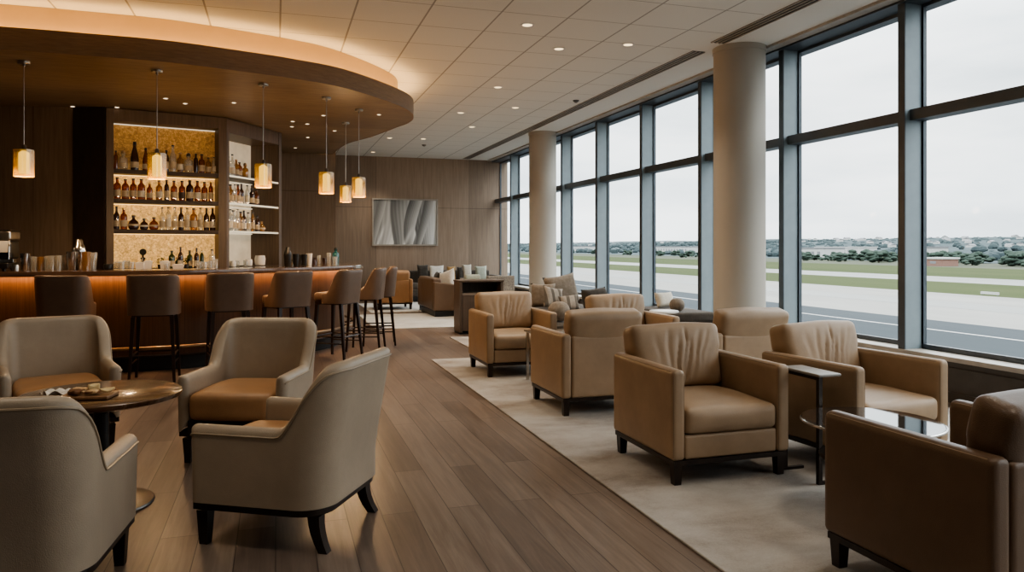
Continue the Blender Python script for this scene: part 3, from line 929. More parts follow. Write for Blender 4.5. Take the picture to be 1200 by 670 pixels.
# tap with round badge on the back counter
X, Y = loc(cab1, px2x(164.5), -.1)
tp = thing('beer_tap', 'dark beer tap with a round head standing against the golden backing', 'tap', (X, Y, basez))
MB().lathe([(.06, 0), (.06, .015), (.022, .03), (.02, .12), (.03, .14), (.03, .15), (.012, .155), (.012, .2)], seg=20).ob('column_body', 'bronze', tp)
MB().lathe([(.0, -.012), (.04, -.012), (.044, 0), (.04, .012), (0, .012)], seg=24).xf(Matrix.Translation((0, 0, .225)) @ Matrix.Rotation(PI / 2, 4, 'X')).ob('round_head', 'black_plastic', tp)
MB().tube([(0, 0, .14), (0, -.05, .135), (0, -.06, .1)], .009, 8).ob('spout', 'steel', tp)
# herbs in pots on the back counter
for px, lb in ((184, 'small potted herb on the back counter beside the beer tap'), (214, 'small potted herb on the back counter among the green bottles')):
    X, Y = loc(cab1, px2x(px), -.19)
    e = thing('potted_herb', lb, 'plant', (X, Y, basez))
    MB().lathe([(.03, 0), (.038, .06), (.034, .06), (.03, .05), (0, .05)], seg=14, cap1=False).ob('pot', 'black_plastic', e)
    m = MB()
    for k in range(60):
        a, el = random.uniform(0, 2 * PI), random.uniform(.1, 1.4)
        rr = random.uniform(.02, .06)
        c = Vector((math.cos(a) * math.cos(el) * rr, math.sin(a) * math.cos(el) * rr, .075 + math.sin(el) * rr * 1.3))
        t = Vector((random.uniform(-1, 1), random.uniform(-1, 1), random.uniform(-.3, 1))).normalized() * .014
        s_ = t.cross(Vector((.3, .5, .8))).normalized() * .008
        m.add([c - t, c + s_, c + t, c - s_], [(0, 1, 2, 3)])
    m.ob('foliage', 'glass_green', e, False)
# angled cabinet base: stacked bowls, platter, glasses
for i, (x_, y_, pf, nm, mt, sc, lb) in enumerate([(.30, .1, POT, 'bowl', 'white_ceramic', 1.2, 'white bowl at the near end of the angled cabinet'), (.50, .16, GL_TUMBLER, 'tumbler', 'glass_clear', 1.0, 'clear tumbler beside the white bowl in the angled cabinet'), (.62, .1, GL_TUMBLER, 'tumbler', 'glass_clear', 1.0, 'clear tumbler in the middle of the angled cabinet base'),
         (.76, .14, POT, 'bowl', 'white_ceramic', 1.4, 'larger white bowl in the middle of the angled cabinet base'), (1.16, .2, POT, 'bowl', 'white_ceramic', 2.1, 'widest white bowl at the far end of the angled cabinet')]):
    X, Y = loc(cab2, x_, y_)
    item(nm, pf, mt, X, Y, basez + .001, lb, 'bowl' if nm == 'bowl' else 'glass', None, sc)
X, Y = loc(cab2, .95, .16)
item('serving_platter', [(.05, 0), (.14, .02), (.145, .024), (.05, .006), (0, .006)], 'white_ceramic', X, Y, SHZ[0] + .001, 'white dish on the top angled shelf behind the pendant lamp', 'dish', None, .8)
# things on the far arm of the bar
row = [(337, 'cocktail_shaker', SHAKER, 'black_plastic', 1.15, .35, 'black cocktail shaker, closest to the cabinet on the far end of the bar'), (341.5, 'tumbler', GL_TUMBLER, 'glass_clear', 1.0, .2, 'clear tumbler beside the black shaker on the far end of the bar'), (346.5, 'mixing_tin', TIN, 'black_plastic', 1.0, .35, 'black mixing tin on the far end of the bar'),
       (350.5, 'mixing_tin', TIN, 'pewter', .9, .2, 'pewter mixing tin on the far end of the bar'), (356.5, 'mixing_tin', TIN, 'black_plastic', .95, .35, 'second black tin along the far end of the bar'), (362.5, 'pint_glass', GL_PINT, 'white_ceramic', .95, .3, 'white beaker on the far end of the bar'), (368, 'tumbler', GL_TUMBLER, 'glass_brown', 1.1, .3, 'dark glass tumbler between the white beaker and the clear glass'), (374, 'highball_glass', GL_HIGH, 'glass_clear', .8, .3, 'clear glass on the far end of the bar in front of the plain wall panel'),
       (380, 'tumbler', GL_TUMBLER, 'glass_brown', .9, .25, 'dark glass tumbler next to the clear glasses at the bar tip'), (385.5, 'highball_glass', GL_HIGH, 'glass_clear', 1.05, .35, 'tall clear glass beside the teal bottle'), (392.5, 'tumbler', GL_TUMBLER, 'glass_clear', 1.1, .3, 'clear tumbler just beyond the teal bottle')]
farpath = [p for p in offset(edge, 0)]
for px, nm, pf, mt, sc, bk, lb in row:
    # these stand along the returning arm of the counter
    if px < 372:
        best = on_bar(px, .5 if bk > .25 else .58)
    else:
        yy = 11.3 + bk
        kk = (px - VPX) * CT / F
        best = Vector((kk * yy * CT / (1 - kk * ST), yy))
    item(nm, pf, mt, best.x, best.y, ZC + .001, lb, 'glass' if 'glass' in nm or nm == 'tumbler' else 'barware', 'barware on the far end of the bar', sc)
bottle('decanter', 'glass_teal', None, 'cap_black', .875, 11.75, ZC + .001, 'teal glass bottle on the far end of the bar', None, .95)

# ------------------------------------------------------------------ espresso machine
p = on_bar(8, .36)
esp = thing('espresso_machine', 'steel and black espresso machine on the bar near the wall', 'coffee machine', (p.x - .19, p.y, ZC + .001), .03)
MB().rbox((0, .05, .215), (.5, .3, .19), .02, (2, 2, 2)).ob('body', 'black_plastic', esp)
MB().rbox((0, .0, .055), (.5, .4, .06), .012, (2, 2, 2)).ob('drip_tray', 'base_black', esp)
MB().rbox((0, .13, .1), (.46, .1, .12), .01, (2, 2, 2)).ob('splash_back', 'steel', esp)
MB().rbox((0, .03, .365), (.52, .36, .1), .02, (2, 2, 2)).ob('top_housing', 'steel', esp)
MB().box(-.25, .27, -.16, .2, .417, .424).ob('cup_rail', 'chrome', esp, False)
MB().rbox((.2, -.13, .25), (.1, .012, .12), .004, (1, 1, 1)).ob('front_plate', 'white_paint', esp)
for x in (-.12, .06):
    g = MB().lathe([(.03, 0), (.03, .04), (.022, .045)], (x, -.12, .1), 16).ob('group_head', 'chrome', esp)
    MB().tube([(x, -.14, .11), (x, -.24, .1)], .01, 8).ob('handle', 'black_plastic', g)
MB().tube([(.235, -.1, .3), (.25, -.16, .25), (.25, -.17, .12)], .006, 8).ob('steam_wand', 'chrome', esp)
for x in (-.2, .2):
    for y in (-.14, .14):
        MB().lathe([(.018, 0), (.018, .026)], (x, y, 0), 12).ob('foot', 'base_black', esp)
MB().lathe([(.045, .425), (.075, .47), (.09, .53), (.09, .55), (.02, .56)], (-.03, .05, 0), 20).ob('bean_hopper', 'glass_clear', esp)

# ------------------------------------------------------------------ bar stools
def u_path(w_, yf, yb, rc, ns=8, na=8, nb=6):
    pts = []
    for i in range(ns):
        t = i / ns
        pts.append((w_, yf + (yb - rc - yf) * t, 1, 0))
    for i in range(na):
        a = PI / 2 * i / na
        pts.append((w_ - rc + rc * math.cos(a), yb - rc + rc * math.sin(a), math.cos(a), math.sin(a)))
    for i in range(nb + 1):
        pts.append((w_ - rc - 2 * (w_ - rc) * i / nb, yb, 0, 1))
    half = pts[:ns + na]
    for x, y, nx, ny in reversed(half):
        pts.append((-x, y, -nx, ny))
    return pts

def shell(path, z0, zi, hfun, th, lean, flare=0.0, endr=.03, bottom=None):
    """upholstered wrap: one cross-section per path point, rounded at both ends. Returns MB and the outer top line"""
    m = MB()
    rs = []
    line = []
    def ring(x, y, nx, ny, h, t, dz=0.0):
        pts = []
        ht = t / 2
        def put(off, z):
            ly = lean(y, z)
            k = 1 + flare * (z - z0)
            pts.append(((x + nx * off) * k, y + ny * off + ly, z))
        fr = (0, .08, .22, .4, .6, .78, .92)
        zt = h - ht
        for f in fr: put(ht, z0 + (zt - z0) * f)
        for a in range(0, 181, 30): put(ht * math.cos(R(a)), zt + ht * math.sin(R(a)))
        for f in reversed(fr): put(-ht, zi + (zt - zi) * f)
        return pts
    n = len(path)
    x, y, nx, ny = path[0]
    for k in range(4, 0, -1):
        a = PI / 2 * k / 4.4
        rs.append(ring(x, y - endr * math.sin(a), nx, ny, hfun(y) - .02 * (1 - math.cos(a)), th * max(.25, math.cos(a))))
    for x, y, nx, ny in path:
        rs.append(ring(x, y, nx, ny, hfun(y), th))
        h = hfun(y)
        z = h - th * .5
        line.append(((x + nx * (th / 2 + .001)) * (1 + flare * (z - z0)), y + ny * (th / 2 + .001) + lean(y, z), z))
    x, y, nx, ny = path[-1]
    for k in range(1, 5):
        a = PI / 2 * k / 4.4
        rs.append(ring(x, y - endr * math.sin(a), nx, ny, hfun(y) - .02 * (1 - math.cos(a)), th * max(.25, math.cos(a))))
    m.rings(rs)
    return m, line

def make_stool():
    e = thing('bar_stool', '', 'bar stool')
    h = lambda y: .80 + .275 * sstep(-.02, .13, y)
    ln = lambda y, z: .10 * max(0, z - .72) * sstep(-.05, .15, y) - .05 * max(0, .76 - z) * sstep(0, .15, y)
    m, line = shell(u_path(.212, -.06, .19, .10, 6, 8, 6), .67, .70, h, .05, ln, .1)
    b = m.ob('backrest', 'leather_stool', e, True, 60)
    MB().rbox((0, -.03, .745), (.385, .40, .1), .035, (6, 6, 2), lambda x, y, z, p: (p.x, p.y, p.z + (.012 * (1 - x * x) * (1 - y * y) if z > 0 else 0))).ob('seat', 'leather_stool', e)
    MB().box(-.19, .19, -.2, .16, .655, .69).ob('seat_frame', 'stool_wood', e, False)
    F4 = []
    for sx in (-1, 1):
        for yt, yb_ in ((-.18, -.215), (.15, .215)):
            top_, bot = (sx * .175, yt, .655), (sx * .205, yb_, 0.0)
            q = MB()
            rr = []
            for t in (0, .3, 1):
                c = [top_[i] + (bot[i] - top_[i]) * t for i in range(3)]
                s_ = .019 - .007 * t
                rr.append([(c[0] - s_, c[1] - s_, c[2]), (c[0] + s_, c[1] - s_, c[2]), (c[0] + s_, c[1] + s_, c[2]), (c[0] - s_, c[1] + s_, c[2])])
            q.rings(rr)
            q.ob('leg', 'stool_wood', e, False)
    def leg_at(sx, fr, z):
        t = 1 - z / .655
        yt, yb_ = ((-.18, -.215), (.15, .215))[fr]
        return (sx * (.175 + .03 * t), yt + (yb_ - yt) * t, z)
    for z in (.27,):
        for a, b_ in (((-1, 0), (1, 0)), ((1, 0), (1, 1)), ((1, 1), (-1, 1)), ((-1, 1), (-1, 0))):
            MB().tube([leg_at(*a, z), leg_at(*b_, z)], .0095, 6).ob('stretcher', 'stool_wood', e)
    for sx in (-1, 1):
        MB().tube([leg_at(sx, 0, .19), leg_at(sx, 1, .19)], .008, 6).ob('stretcher', 'stool_wood', e)
    return e
ST0 = make_stool()
stools = [(70, 7.2, .10, 1, 'brown leather bar stool closest to the coffee machine, behind the wide tub chair'), (178, 7.42, 0, 1, 'brown leather bar stool seen squarely from behind, right under the golden shelves'), (271, 7.95, -.18, 1, 'brown leather bar stool, third from the coffee machine, behind the gap between tub chairs'),
          (347, 8.5, -.5, .85, 'brown leather bar stool half turned, just behind the tan tub chair back'), (413, 9.1, -.8, .6, 'leather bar stool turned sideways with its full seat and all legs in view'), (447, 9.85, -.95, .3, 'leather bar stool second from the far tip of the bar'), (461.5, 10.45, -1, .12, 'farthest leather bar stool, at the very tip of the bar')]
for i, (px, d, fx, fy, lb) in enumerate(stools):
    x, y = at_depth(px, d)
    l = math.hypot(fx, fy); fx, fy = fx / l, fy / l
    X, Y = x + .2 * fx, y + .2 * fy
    g = 'bar stools along the counter'
    if i == 0:
        ST0.location = (X, Y, 0.001); ST0.rotation_euler = (0, 0, face(fx, fy)); ST0['label'] = lb; ST0['group'] = g
    else:
        dup(ST0, (X, Y, 0.001), face(fx, fy), lb, g)

# ------------------------------------------------------------------ tub chairs
def make_tub(mat_shell, mat_seat):
    e = thing('tub_chair', '', 'armchair')
    W_, YF, YBK = .305, -.275, .31
    h = lambda y: .55 + .275 * sstep(.11, .27, y) + .02 * sstep(.24, .31, y)
    ln = lambda y, z: .17 * max(0, z - .36) * sstep(-.06, .24, y)
    path = u_path(W_, YF, YBK, .115, 26, 10, 8)
    m, line = shell(path, .20, .24, h, .075, ln, .07, .035)
    sh = m.ob('shell', mat_shell, e, True, 70)
    # welt along the top edge and down both arm fronts
    pl = list(line)
    x0, y0, z0 = pl[0]
    pre = [(x0 - .012, y0 - .027, z0 - .012), (x0 - .004, y0 - .016, z0 - .003)]
    post = [(-x, y, z) for x, y, z in reversed(pre)]
    MB().tube(pre + pl + post, .0055, 6).ob('piping', 'piping_tub', sh)
    # seat cushion
    def seatfn(x, y, z, p):
        q = Vector(p)
        if z > 0: q.z += .02 * (1 - x ** 4) * (1 - y * y)
        if y > 0: q.x *= 1 - .16 * y * y * y
        if y < 0: q.y -= .012 * (1 - x * x)
        return q
    MB().rbox((0, -.04, .355), (.525, .60, .17), .045, (8, 8, 3), seatfn).ob('seat_cushion', mat_seat, e)
    # dark wooden base: two rails following the plan and a front rail
    bp = u_path(W_ + .006, YF - .02, YBK + .0, .115, 6, 8, 6)
    MB().rings([[(x - nx * .03, y - ny * .03, .168), (x + nx * .022, y + ny * .022, .168), (x + nx * .022, y + ny * .022, .199), (x - nx * .03, y - ny * .03, .199)] for x, y, nx, ny in bp]).ob('base_rail', 'dark_wood', e)
    MB().box(-.275, .275, YF - .03, YF + .02, .155, .268).ob('front_rail', 'dark_wood', e, False)
    for sx in (-1, 1):
        rr = []
        for t in (0, 1):
            c = (sx * (.285), YF + .01, .155 * (1 - t)); s_ = .028 - .009 * t
            rr.append([(c[0] - s_, c[1] - s_, c[2]), (c[0] + s_, c[1] - s_, c[2]), (c[0] + s_, c[1] + s_, c[2]), (c[0] - s_, c[1] + s_, c[2])])
        MB().rings(rr).ob('leg', 'dark_wood', e, False)
        rr = []
        for t in (0, .25, .5, .75, 1):
            c = (sx * (.25 + .015 * t * t), .265 + .05 * t * t, .155 * (1 - t)); s_ = .028 - .007 * t
            rr.append([(c[0] - s_, c[1] - s_, c[2]), (c[0] + s_, c[1] - s_, c[2]), (c[0] + s_, c[1] + s_, c[2]), (c[0] - s_, c[1] + s_, c[2])])
        MB().rings(rr).ob('leg', 'dark_wood', e, True, 30)
    return e
TUB = make_tub('leather_tub', 'leather_tan')
g = 'tub chairs around the round wooden table'
TUB.location = (.068, 3.80, .001); TUB.rotation_euler = (0, 0, face(-.86, .5)); TUB['group'] = g
TUB['label'] = 'beige tub chair seen from behind and the side, nearest the aisle'
dup(TUB, (-.16, 5.25, .001), face(-.34, -.94), 'tan tub chair facing us across the table with its seat cushion in full view', g)
dup(TUB, (-1.42, 5.82, .001), face(.32, -.95), 'beige tub chair behind the round table, in front of the bar', g)
dup(TUB, (-.94, 3.31, .001), face(.10, .995), 'beige tub chair turned away from us, in front of the round table', g)

# round wooden table with a snack board
tb = thing('round_table', 'round wooden pedestal table between the four tub chairs', 'table', (-.87, 4.39, .001))
MB().lathe([(.0, .545), (.33, .545), (.385, .56), (.39, .572), (.39, .582), (.385, .586), (0, .586)], seg=64, cap0=False, cap1=False).ob('table_top', 'table_wood', tb)
MB().lathe([(.05, .03), (.04, .08), (.036, .48), (.08, .53), (.08, .544)], seg=28).ob('pedestal', 'base_black', tb)
MB().lathe([(.25, 0), (.255, .006), (.25, .014), (.2, .024), (.05, .034)], seg=48).ob('base', 'pewter', tb)
TZ = .588
bd = MB().rbox((0, 0, .0), (.24, .16, .02), .008, (3, 3, 1)).ob('serving_board', 'board_wood')
bd.location = (-.90, 4.26, TZ + .0105); bd.rotation_euler = (0, 0, -.18)
tag(bd, 'small wooden serving board holding snacks on the round table', 'board')
BZ = TZ + .0215
def slab(name, mat, x, y, z, sx, sy, sz, rz, label, cat, grp=None, crust=None, curl=0.0):
    def fn(u, v, w_, p):
        q = Vector(p)
        q.z += curl * (u * u) + .004 * math.sin(3 * u + 2 * v)
        return q
    e = thing(name, label, cat, (x, y, z), rz, grp)
    MB().rbox((0, 0, sz / 2 + .005), (sx, sy, sz), min(.008, sz / 2), (4, 3, 1), fn).ob('crumb' if crust else 'body', mat, e)
    if crust:
        MB().tube([(sx / 2 * math.cos(a) * .96, sy / 2 * math.sin(a) * .96, sz / 2 + .006) for a in [2 * PI * k / 20 for k in range(20)]], sz * .45, 6, True).ob('crust', crust, e)
slab('toast_slice', 'bread', -.955, 4.30, BZ + .002, .075, .065, .014, .5, 'toasted bread slice lying at the back of the snack board', 'bread', None, 'bread_crust')
slab('toast_slice', 'bread', -.88, 4.225, BZ + .002, .075, .06, .014, -.3, 'toasted bread slice at the front of the snack board', 'bread', None, 'bread_crust')
slab('cheese_slice', 'cheese', -.815, 4.25, BZ + .002, .07, .045, .014, .25, 'pale yellow cheese slice at the end of the snack board', 'cheese', None, None, .006)
slab('cured_meat', 'bread_crust', -.955, 4.225, BZ + .002, .05, .05, .02, .9, 'dark brown piece of cured meat on the snack board', 'food')
slab('bread_roll', 'cheese', -.885, 4.30, BZ + .002, .055, .04, .03, .2, 'small pale bread roll standing highest on the snack board', 'bread', None, None, .004)
# crumpled napkin
m = MB()
N = 10
vs = []
for i in range(N + 1):
    for j in range(N + 1):
        u, v = i / N - .5, j / N - .5
        vs.append((u * .14, v * .10, .012 + .010 * math.sin(9 * u + 4 * v) + .008 * math.sin(13 * v - 5 * u)))
fs = [(i * (N + 1) + j, (i + 1) * (N + 1) + j, (i + 1) * (N + 1) + j + 1, i * (N + 1) + j + 1) for i in range(N) for j in range(N)]
np_ = m.add(vs, fs).ob('paper_napkin', 'paper')
np_.location = (-1.06, 4.36, TZ + .007); np_.rotation_euler = (0, 0, .7)
tag(np_, 'crumpled white paper napkin beside the snack board', 'napkin')

# ------------------------------------------------------------------ square leather armchairs
def make_lounge(mat, seatmat=None):
    e = thing('leather_armchair', '', 'armchair')
    seatmat = seatmat or mat
    W_, Dp, H = .77, .78, .64
    T = .08
    YF, YBK = -Dp / 2, Dp / 2
    for sx in (-1, 1):
        cx = sx * (W_ / 2 - T / 2)
        a = MB().rbox((cx, 0, (.14 + H) / 2), (T, Dp, H - .14), .022, (2, 8, 5),
                      lambda x, y, z, p, s=sx: (p.x + s * .006 * (1 - y * y) * (1 - z * z) * (1 if x * s > 0 else 0), p.y, p.z + .008 * (1 - x * x) * (1 if z > .5 else 0))).ob('arm', mat, e)
        for xx in (cx - T / 2 + .009, cx + T / 2 - .009):
            MB().tube([(xx, YF + .007, .16), (xx, YF + .006, H - .03), (xx, YF + .014, H - .009), (xx, YF + .04, H - .004), (xx, YBK - .03, H - .004)], .0038, 6).ob('piping', 'piping', a)
    MB().rbox((0, YBK - .05, (.14 + H - .012) / 2), (W_ - 2 * T - .004, .10, H - .152), .02, (5, 2, 5)).ob('back_panel', mat, e)
    MB().rbox((0, YF + .04, .21), (W_ - 2 * T - .004, .06, .136), .015, (5, 1, 2)).ob('front_rail', mat, e)
    MB().box(-W_ / 2 + .012, W_ / 2 - .012, YF + .012, YBK - .012, .112, .139).ob('base_rail', 'dark_wood', e, False)
    def seat(x, y, z, p):
        q = Vector(p)
        if z > 0: q.z += .022 * (1 - x ** 4) * (1 - y ** 4) + .003 * math.sin(5 * x + 3) * math.sin(4 * y + 1)
        if y < -.3: q.y -= .014 * (1 - x ** 4) * (1 - z * z)
        return q
    MB().rbox((0, -.075, .352), (W_ - 2 * T - .008, .63, .145), .035, (12, 12, 3), seat).ob('seat_cushion', seatmat, e)
    def back(x, y, z, p):
        q = Vector(p)
        bulge = (1 - abs(x) ** 3) * (1 - abs(z) ** 3)
        if y < 0:
            q.y -= .028 * bulge
            for k, (cx, am, wd, z0, z1) in enumerate(((-.5, .004, .06, -.3, .6), (-.27, .008, .05, -.5, .7), (-.08, .013, .045, -.85, .45), (.06, .010, .03, -.6, .75), (.16, .014, .045, -.9, .35), (.33, .012, .05, -.8, .6), (.47, .008, .035, -.4, .7), (.62, .006, .06, -.7, .2))):
                c2 = cx + (.10 + .22 * cx) * (z + .2) + .02 * math.sin(5 * z + 9 * cx)
                q.y += am * math.exp(-((x - c2) / wd) ** 2) * sstep(z0 - .25, z0 + .3, z) * (1 - sstep(z1 - .3, z1 + .25, z))
        else:
            q.y += .02 * bulge
        if z > 0:
            q.z += .006 * (1 - x * x) * z
            q.x *= 1 + .055 * sstep(.0, .3, z)
            q.z += .003 * math.sin(4 * x + 1) * z
        return q
    bc = MB().rbox((0, 0, 0), (W_ - 2 * T + .0, .17, .41), .045, (44, 2, 14), back)
    bc.xf(Matrix.Translation((0, YBK - .105, .622)) @ Matrix.Rotation(R(-13), 4, 'X'))
    bcO = bc.ob('back_cushion', mat, e)
    for sx in (-1, 1):
        for y in (YF + .045, YBK - .045):
            rr = []
            for t in (0, 1):
                c = (sx * (W_ / 2 - .045), y, .112 * (1 - t)); s_ = .027 - .006 * t
                rr.append([(c[0] - s_, c[1] - s_, c[2]), (c[0] + s_, c[1] - s_, c[2]), (c[0] + s_, c[1] + s_, c[2]), (c[0] - s_, c[1] + s_, c[2])])
            MB().rings(rr).ob('leg', 'dark_wood', e, False)
    return e
LG = make_lounge('leather', 'leather')
g = 'square leather armchairs on the large rug'
LG['group'] = g
LG.location = (2.49, 4.10, RZ); LG.rotation_euler = (0, 0, 0)
LG['label'] = 'tan leather armchair in the middle of the rug, facing us, its back cushion creased'
dup(LG, (3.50, 3.92, RZ), face(.10, -.995), 'square tan leather armchair by the windows, facing us behind the round dark table', g)
dup(LG, (2.53, 5.89, RZ), PI, 'square leather armchair seen from behind, between the two that face us along the aisle', g)
dup(LG, (3.72, 5.60, RZ), PI, 'square leather armchair seen from behind, in front of the large column', g)
dup(LG, (2.44, 7.77, RZ), 0, 'farthest square leather armchair on the aisle, facing us at the end of the rug', g)
dup(LG, (3.45, 7.0, RZ), 0, 'square leather armchair facing us of which mainly the creased back cushion shows above another chair', g)
LB = make_lounge('leather_brown')
LB.location = (2.60, 2.25, RZ); LB.rotation_euler = (0, 0, PI + R(1)); LB['group'] = g
LB['label'] = 'dark brown leather armchair turned away from us at the near end of the rug'

# round dark coffee table
ct = thing('coffee_table', 'round polished dark coffee table with a thin top beside the brown armchair', 'coffee table', (2.90, 3.105, RZ))
MB().lathe([(0, .432), (.32, .432), (.333, .437), (.335, .445), (.33, .45), (0, .45)], seg=64, cap0=False, cap1=False).ob('table_top', 'stone_top', ct)
MB().lathe([(.335, .436), (.341, .438), (.341, .4465), (.334, .449)], seg=64, cap0=False, cap1=False).ob('rim', 'chrome', ct)
MB().lathe([(0, .25), (.26, .25), (.265, .256), (.265, .264), (.26, .27), (0, .27)], (.02, 0, 0), 48, False, False).ob('lower_shelf', 'bronze', ct)
MB().lathe([(.19, 0), (.195, .006), (.19, .012), (.05, .02), (.03, .05), (.028, .24)], seg=32).ob('stem', 'bronze', ct)
MB().lathe([(.028, .271), (.028, .40), (.09, .43)], seg=32).ob('stem', 'bronze', ct)
# narrow side table between two chairs
stb = thing('side_table', 'narrow dark side table squeezed between the two armchairs that face us', 'side table', (2.975, 3.66, RZ))
MB().rbox((.0, 0, .612), (.155, .34, .016), .006, (2, 2, 1)).ob('table_top', 'satin_grey', stb)
for y in (-.15, .15):
    MB().box(-.07, -.046, y - .012, y + .012, .016, .6035).ob('leg', 'bronze', stb, False)
    MB().box(-.07, .07, y - .012, y + .012, 0, .0155).ob('foot', 'bronze', stb, False)
MB().box(-.07, -.046, -.1375, .1375, .585, .603).ob('top_rail', 'bronze', stb, False)
# second group's low table
lt = thing('glass_table', 'low square dark glass table with chrome legs before the farthest aisle armchair', 'coffee table', (2.72, 6.87, RZ))
MB().rbox((0, 0, .49), (.66, .66, .016), .005, (2, 2, 1)).ob('table_top', 'stone_top', lt)
for sx in (-1, 1):
    for sy in (-1, 1):
        MB().box(sx * .30 - .014, sx * .30 + .014, sy * .30 - .014, sy * .30 + .014, 0, .481).ob('leg', 'chrome', lt, False)
wt = thing('side_table', 'small round white side table behind the armchair near the windows', 'side table', (4.28, 7.75, RZ))
MB().lathe([(0, .575), (.16, .575), (.17, .585), (.165, .6), (0, .6)], seg=32, cap0=False, cap1=False).ob('table_top', 'white_ceramic', wt)
MB().lathe([(.022, .015), (.018, .57)], seg=16).ob('stem', 'chrome', wt)
MB().lathe([(.14, 0), (.14, .012), (.03, .018)], seg=32).ob('base', 'chrome', wt)

# ------------------------------------------------------------------ cushions and far lounge
def cushion(x, y, z, sx, sy, sz, mat, label, rz=0, tilt=0, roll=0, name='cushion', puff=1.0, grp=None):
    """pillow: sx wide, sz high, sy thick; standing on its lower edge at z"""
    n = 12
    vs = []; fs = []
    for s_ in (-1, 1):
        for i in range(n + 1):
            for j in range(n + 1):
                u, v = 2 * i / n - 1, 2 * j / n - 1
                t = ((1 - u ** 4) * (1 - v ** 4)) ** .6 * puff
                pinch = 1 - .10 * (1 - abs(v) ** 2) * abs(u) ** 4
                pinch2 = 1 - .10 * (1 - abs(u) ** 2) * abs(v) ** 4
                vs.append((u * sx / 2 * pinch, s_ * sy / 2 * t, v * sz / 2 * pinch2))
    o1 = (n + 1) ** 2
    for s_ in range(2):
        for i in range(n):
            for j in range(n):
                a = s_ * o1 + i * (n + 1) + j
                fs.append((a, a + 1, a + n + 2, a + n + 1) if s_ else (a, a + n + 1, a + n + 2, a + 1))
    m = MB().add(vs, fs)
    m.xf(Matrix.Rotation(roll, 4, 'Y'))
    me_ = m.ob(name, mat, None, True, 80)
    bm = bmesh.new(); bm.from_mesh(me_.data); bmesh.ops.remove_doubles(bm, verts=bm.verts, dist=.0005); bmesh.ops.recalc_face_normals(bm, faces=bm.faces); bm.to_mesh(me_.data); bm.free()
    rot = Matrix.Rotation(rz, 3, 'Z') @ Matrix.Rotation(tilt, 3, 'X')
    lo = min((rot @ v.co).z for v in me_.data.vertices)
    me_.rotation_euler = rot.to_euler()
    me_.location = (x, y, z - lo + .002)
    return tag(me_, label, 'cushion', grp)

def at_px(px, d): return at_depth(px, d)

# daybed with cushions by the windows
db = thing('daybed', 'low daybed with dark frame carrying a heap of patterned cushions near the far column', 'daybed', (3.75, 9.88, RZ))
MB().rbox((0, 0, .26), (1.1, 1.7, .16), .015, (2, 2, 1)).ob('frame', 'dark_wood', db)
MB().rbox((0, 0, .425), (1.06, 1.66, .16), .05, (4, 4, 2)).ob('mattress', 'weave_sofa', db)
for sx in (-1, 1):
    for sy in (-1, 1):
        MB().box(sx * .48 - .03, sx * .48 + .03, sy * .78 - .03, sy * .78 + .03, 0, .179).ob('leg', 'dark_wood', db, False)
DZ = RZ + .506
x, y = at_px(658, 10.4); cushion(x, y, DZ, .50, .2, .42, 'weave_taupe', 'largest taupe cushion with pointed corners, standing at the back of the daybed', .1, -.25, -.14)
x, y = at_px(636, 10.15); cushion(x, y, DZ, .34, .15, .34, 'weave_taupe', 'taupe cushion at the far column end of the daybed', -.5, -.2)
x, y = at_px(648, 9.78); cushion(x, y, DZ, .30, .10, .29, 'weave_stripe', 'striped cushion leaning in front of the largest taupe cushion', .25, -.3, .2)
x, y = at_px(667, 9.70); cushion(x, y, DZ, .26, .10, .22, 'weave_stripe', 'small striped cushion lying beside the other striped one on the daybed', -.1, -.55, -.1)
x, y = at_px(697, 9.95); cushion(x, y, DZ, .40, .2, .27, 'weave_dark', 'dark patterned bolster-like cushion on the daybed behind a creased leather chair back', .2, -.2, -.08)
# pouf and round pillow in front of the daybed
x, y = at_px(655, 9.05)
pf = MB().lathe([(.2, 0), (.22, .03), (.23, .2), (.215, .40), (.18, .43), (0, .435)], (0, 0, 0), 32, True, False).ob('pouf', 'weave_sofa')
pf.location = (x, y, RZ); tag(pf, 'dark round pouf in front of the daybed, beneath a round pale pillow', 'pouf')
def ball(x, y, z, r, rzv, mat, label):
    o = MB().lathe([(r * math.cos(a) ** .8 if abs(math.cos(a)) > 1e-6 else 0, rzv * math.sin(a)) for a in [R(-89 + 178 * k / 14) for k in range(15)]], (0, 0, 0), 24).ob('round_pillow', mat)
    o.location = (x, y, z + rzv + .002)
    tag(o, label, 'cushion')
ball(x, y, RZ + .436, .135, .12, 'weave_taupe', 'round textured pillow resting on the dark pouf')
# bench by the glass with a small round pillow
bn = thing('window_bench', 'low bench by the glass just beyond the large column', 'bench', (4.95, 8.75, RZ))
MB().rbox((0, 0, .46), (.6, 1.1, .12), .03, (3, 3, 1)).ob('seat', 'weave_sofa', bn)
MB().box(-.27, .27, -.52, .52, .36, .399).ob('frame', 'dark_wood', bn, False)
for sx in (-1, 1):
    for sy in (-1, 1):
        MB().box(sx * .25 - .02, sx * .25 + .02, sy * .5 - .02, sy * .5 + .02, 0, .359).ob('leg', 'dark_wood', bn, False)
ball(4.80, 8.36, RZ + .521, .095, .085, 'weave_taupe', 'small round textured pillow on the bench by the glass')
cushion(4.98, 9.0, RZ + .521, .3, .12, .22, 'weave_cream', 'pale cushion lying on the bench by the glass', .2, -.4)
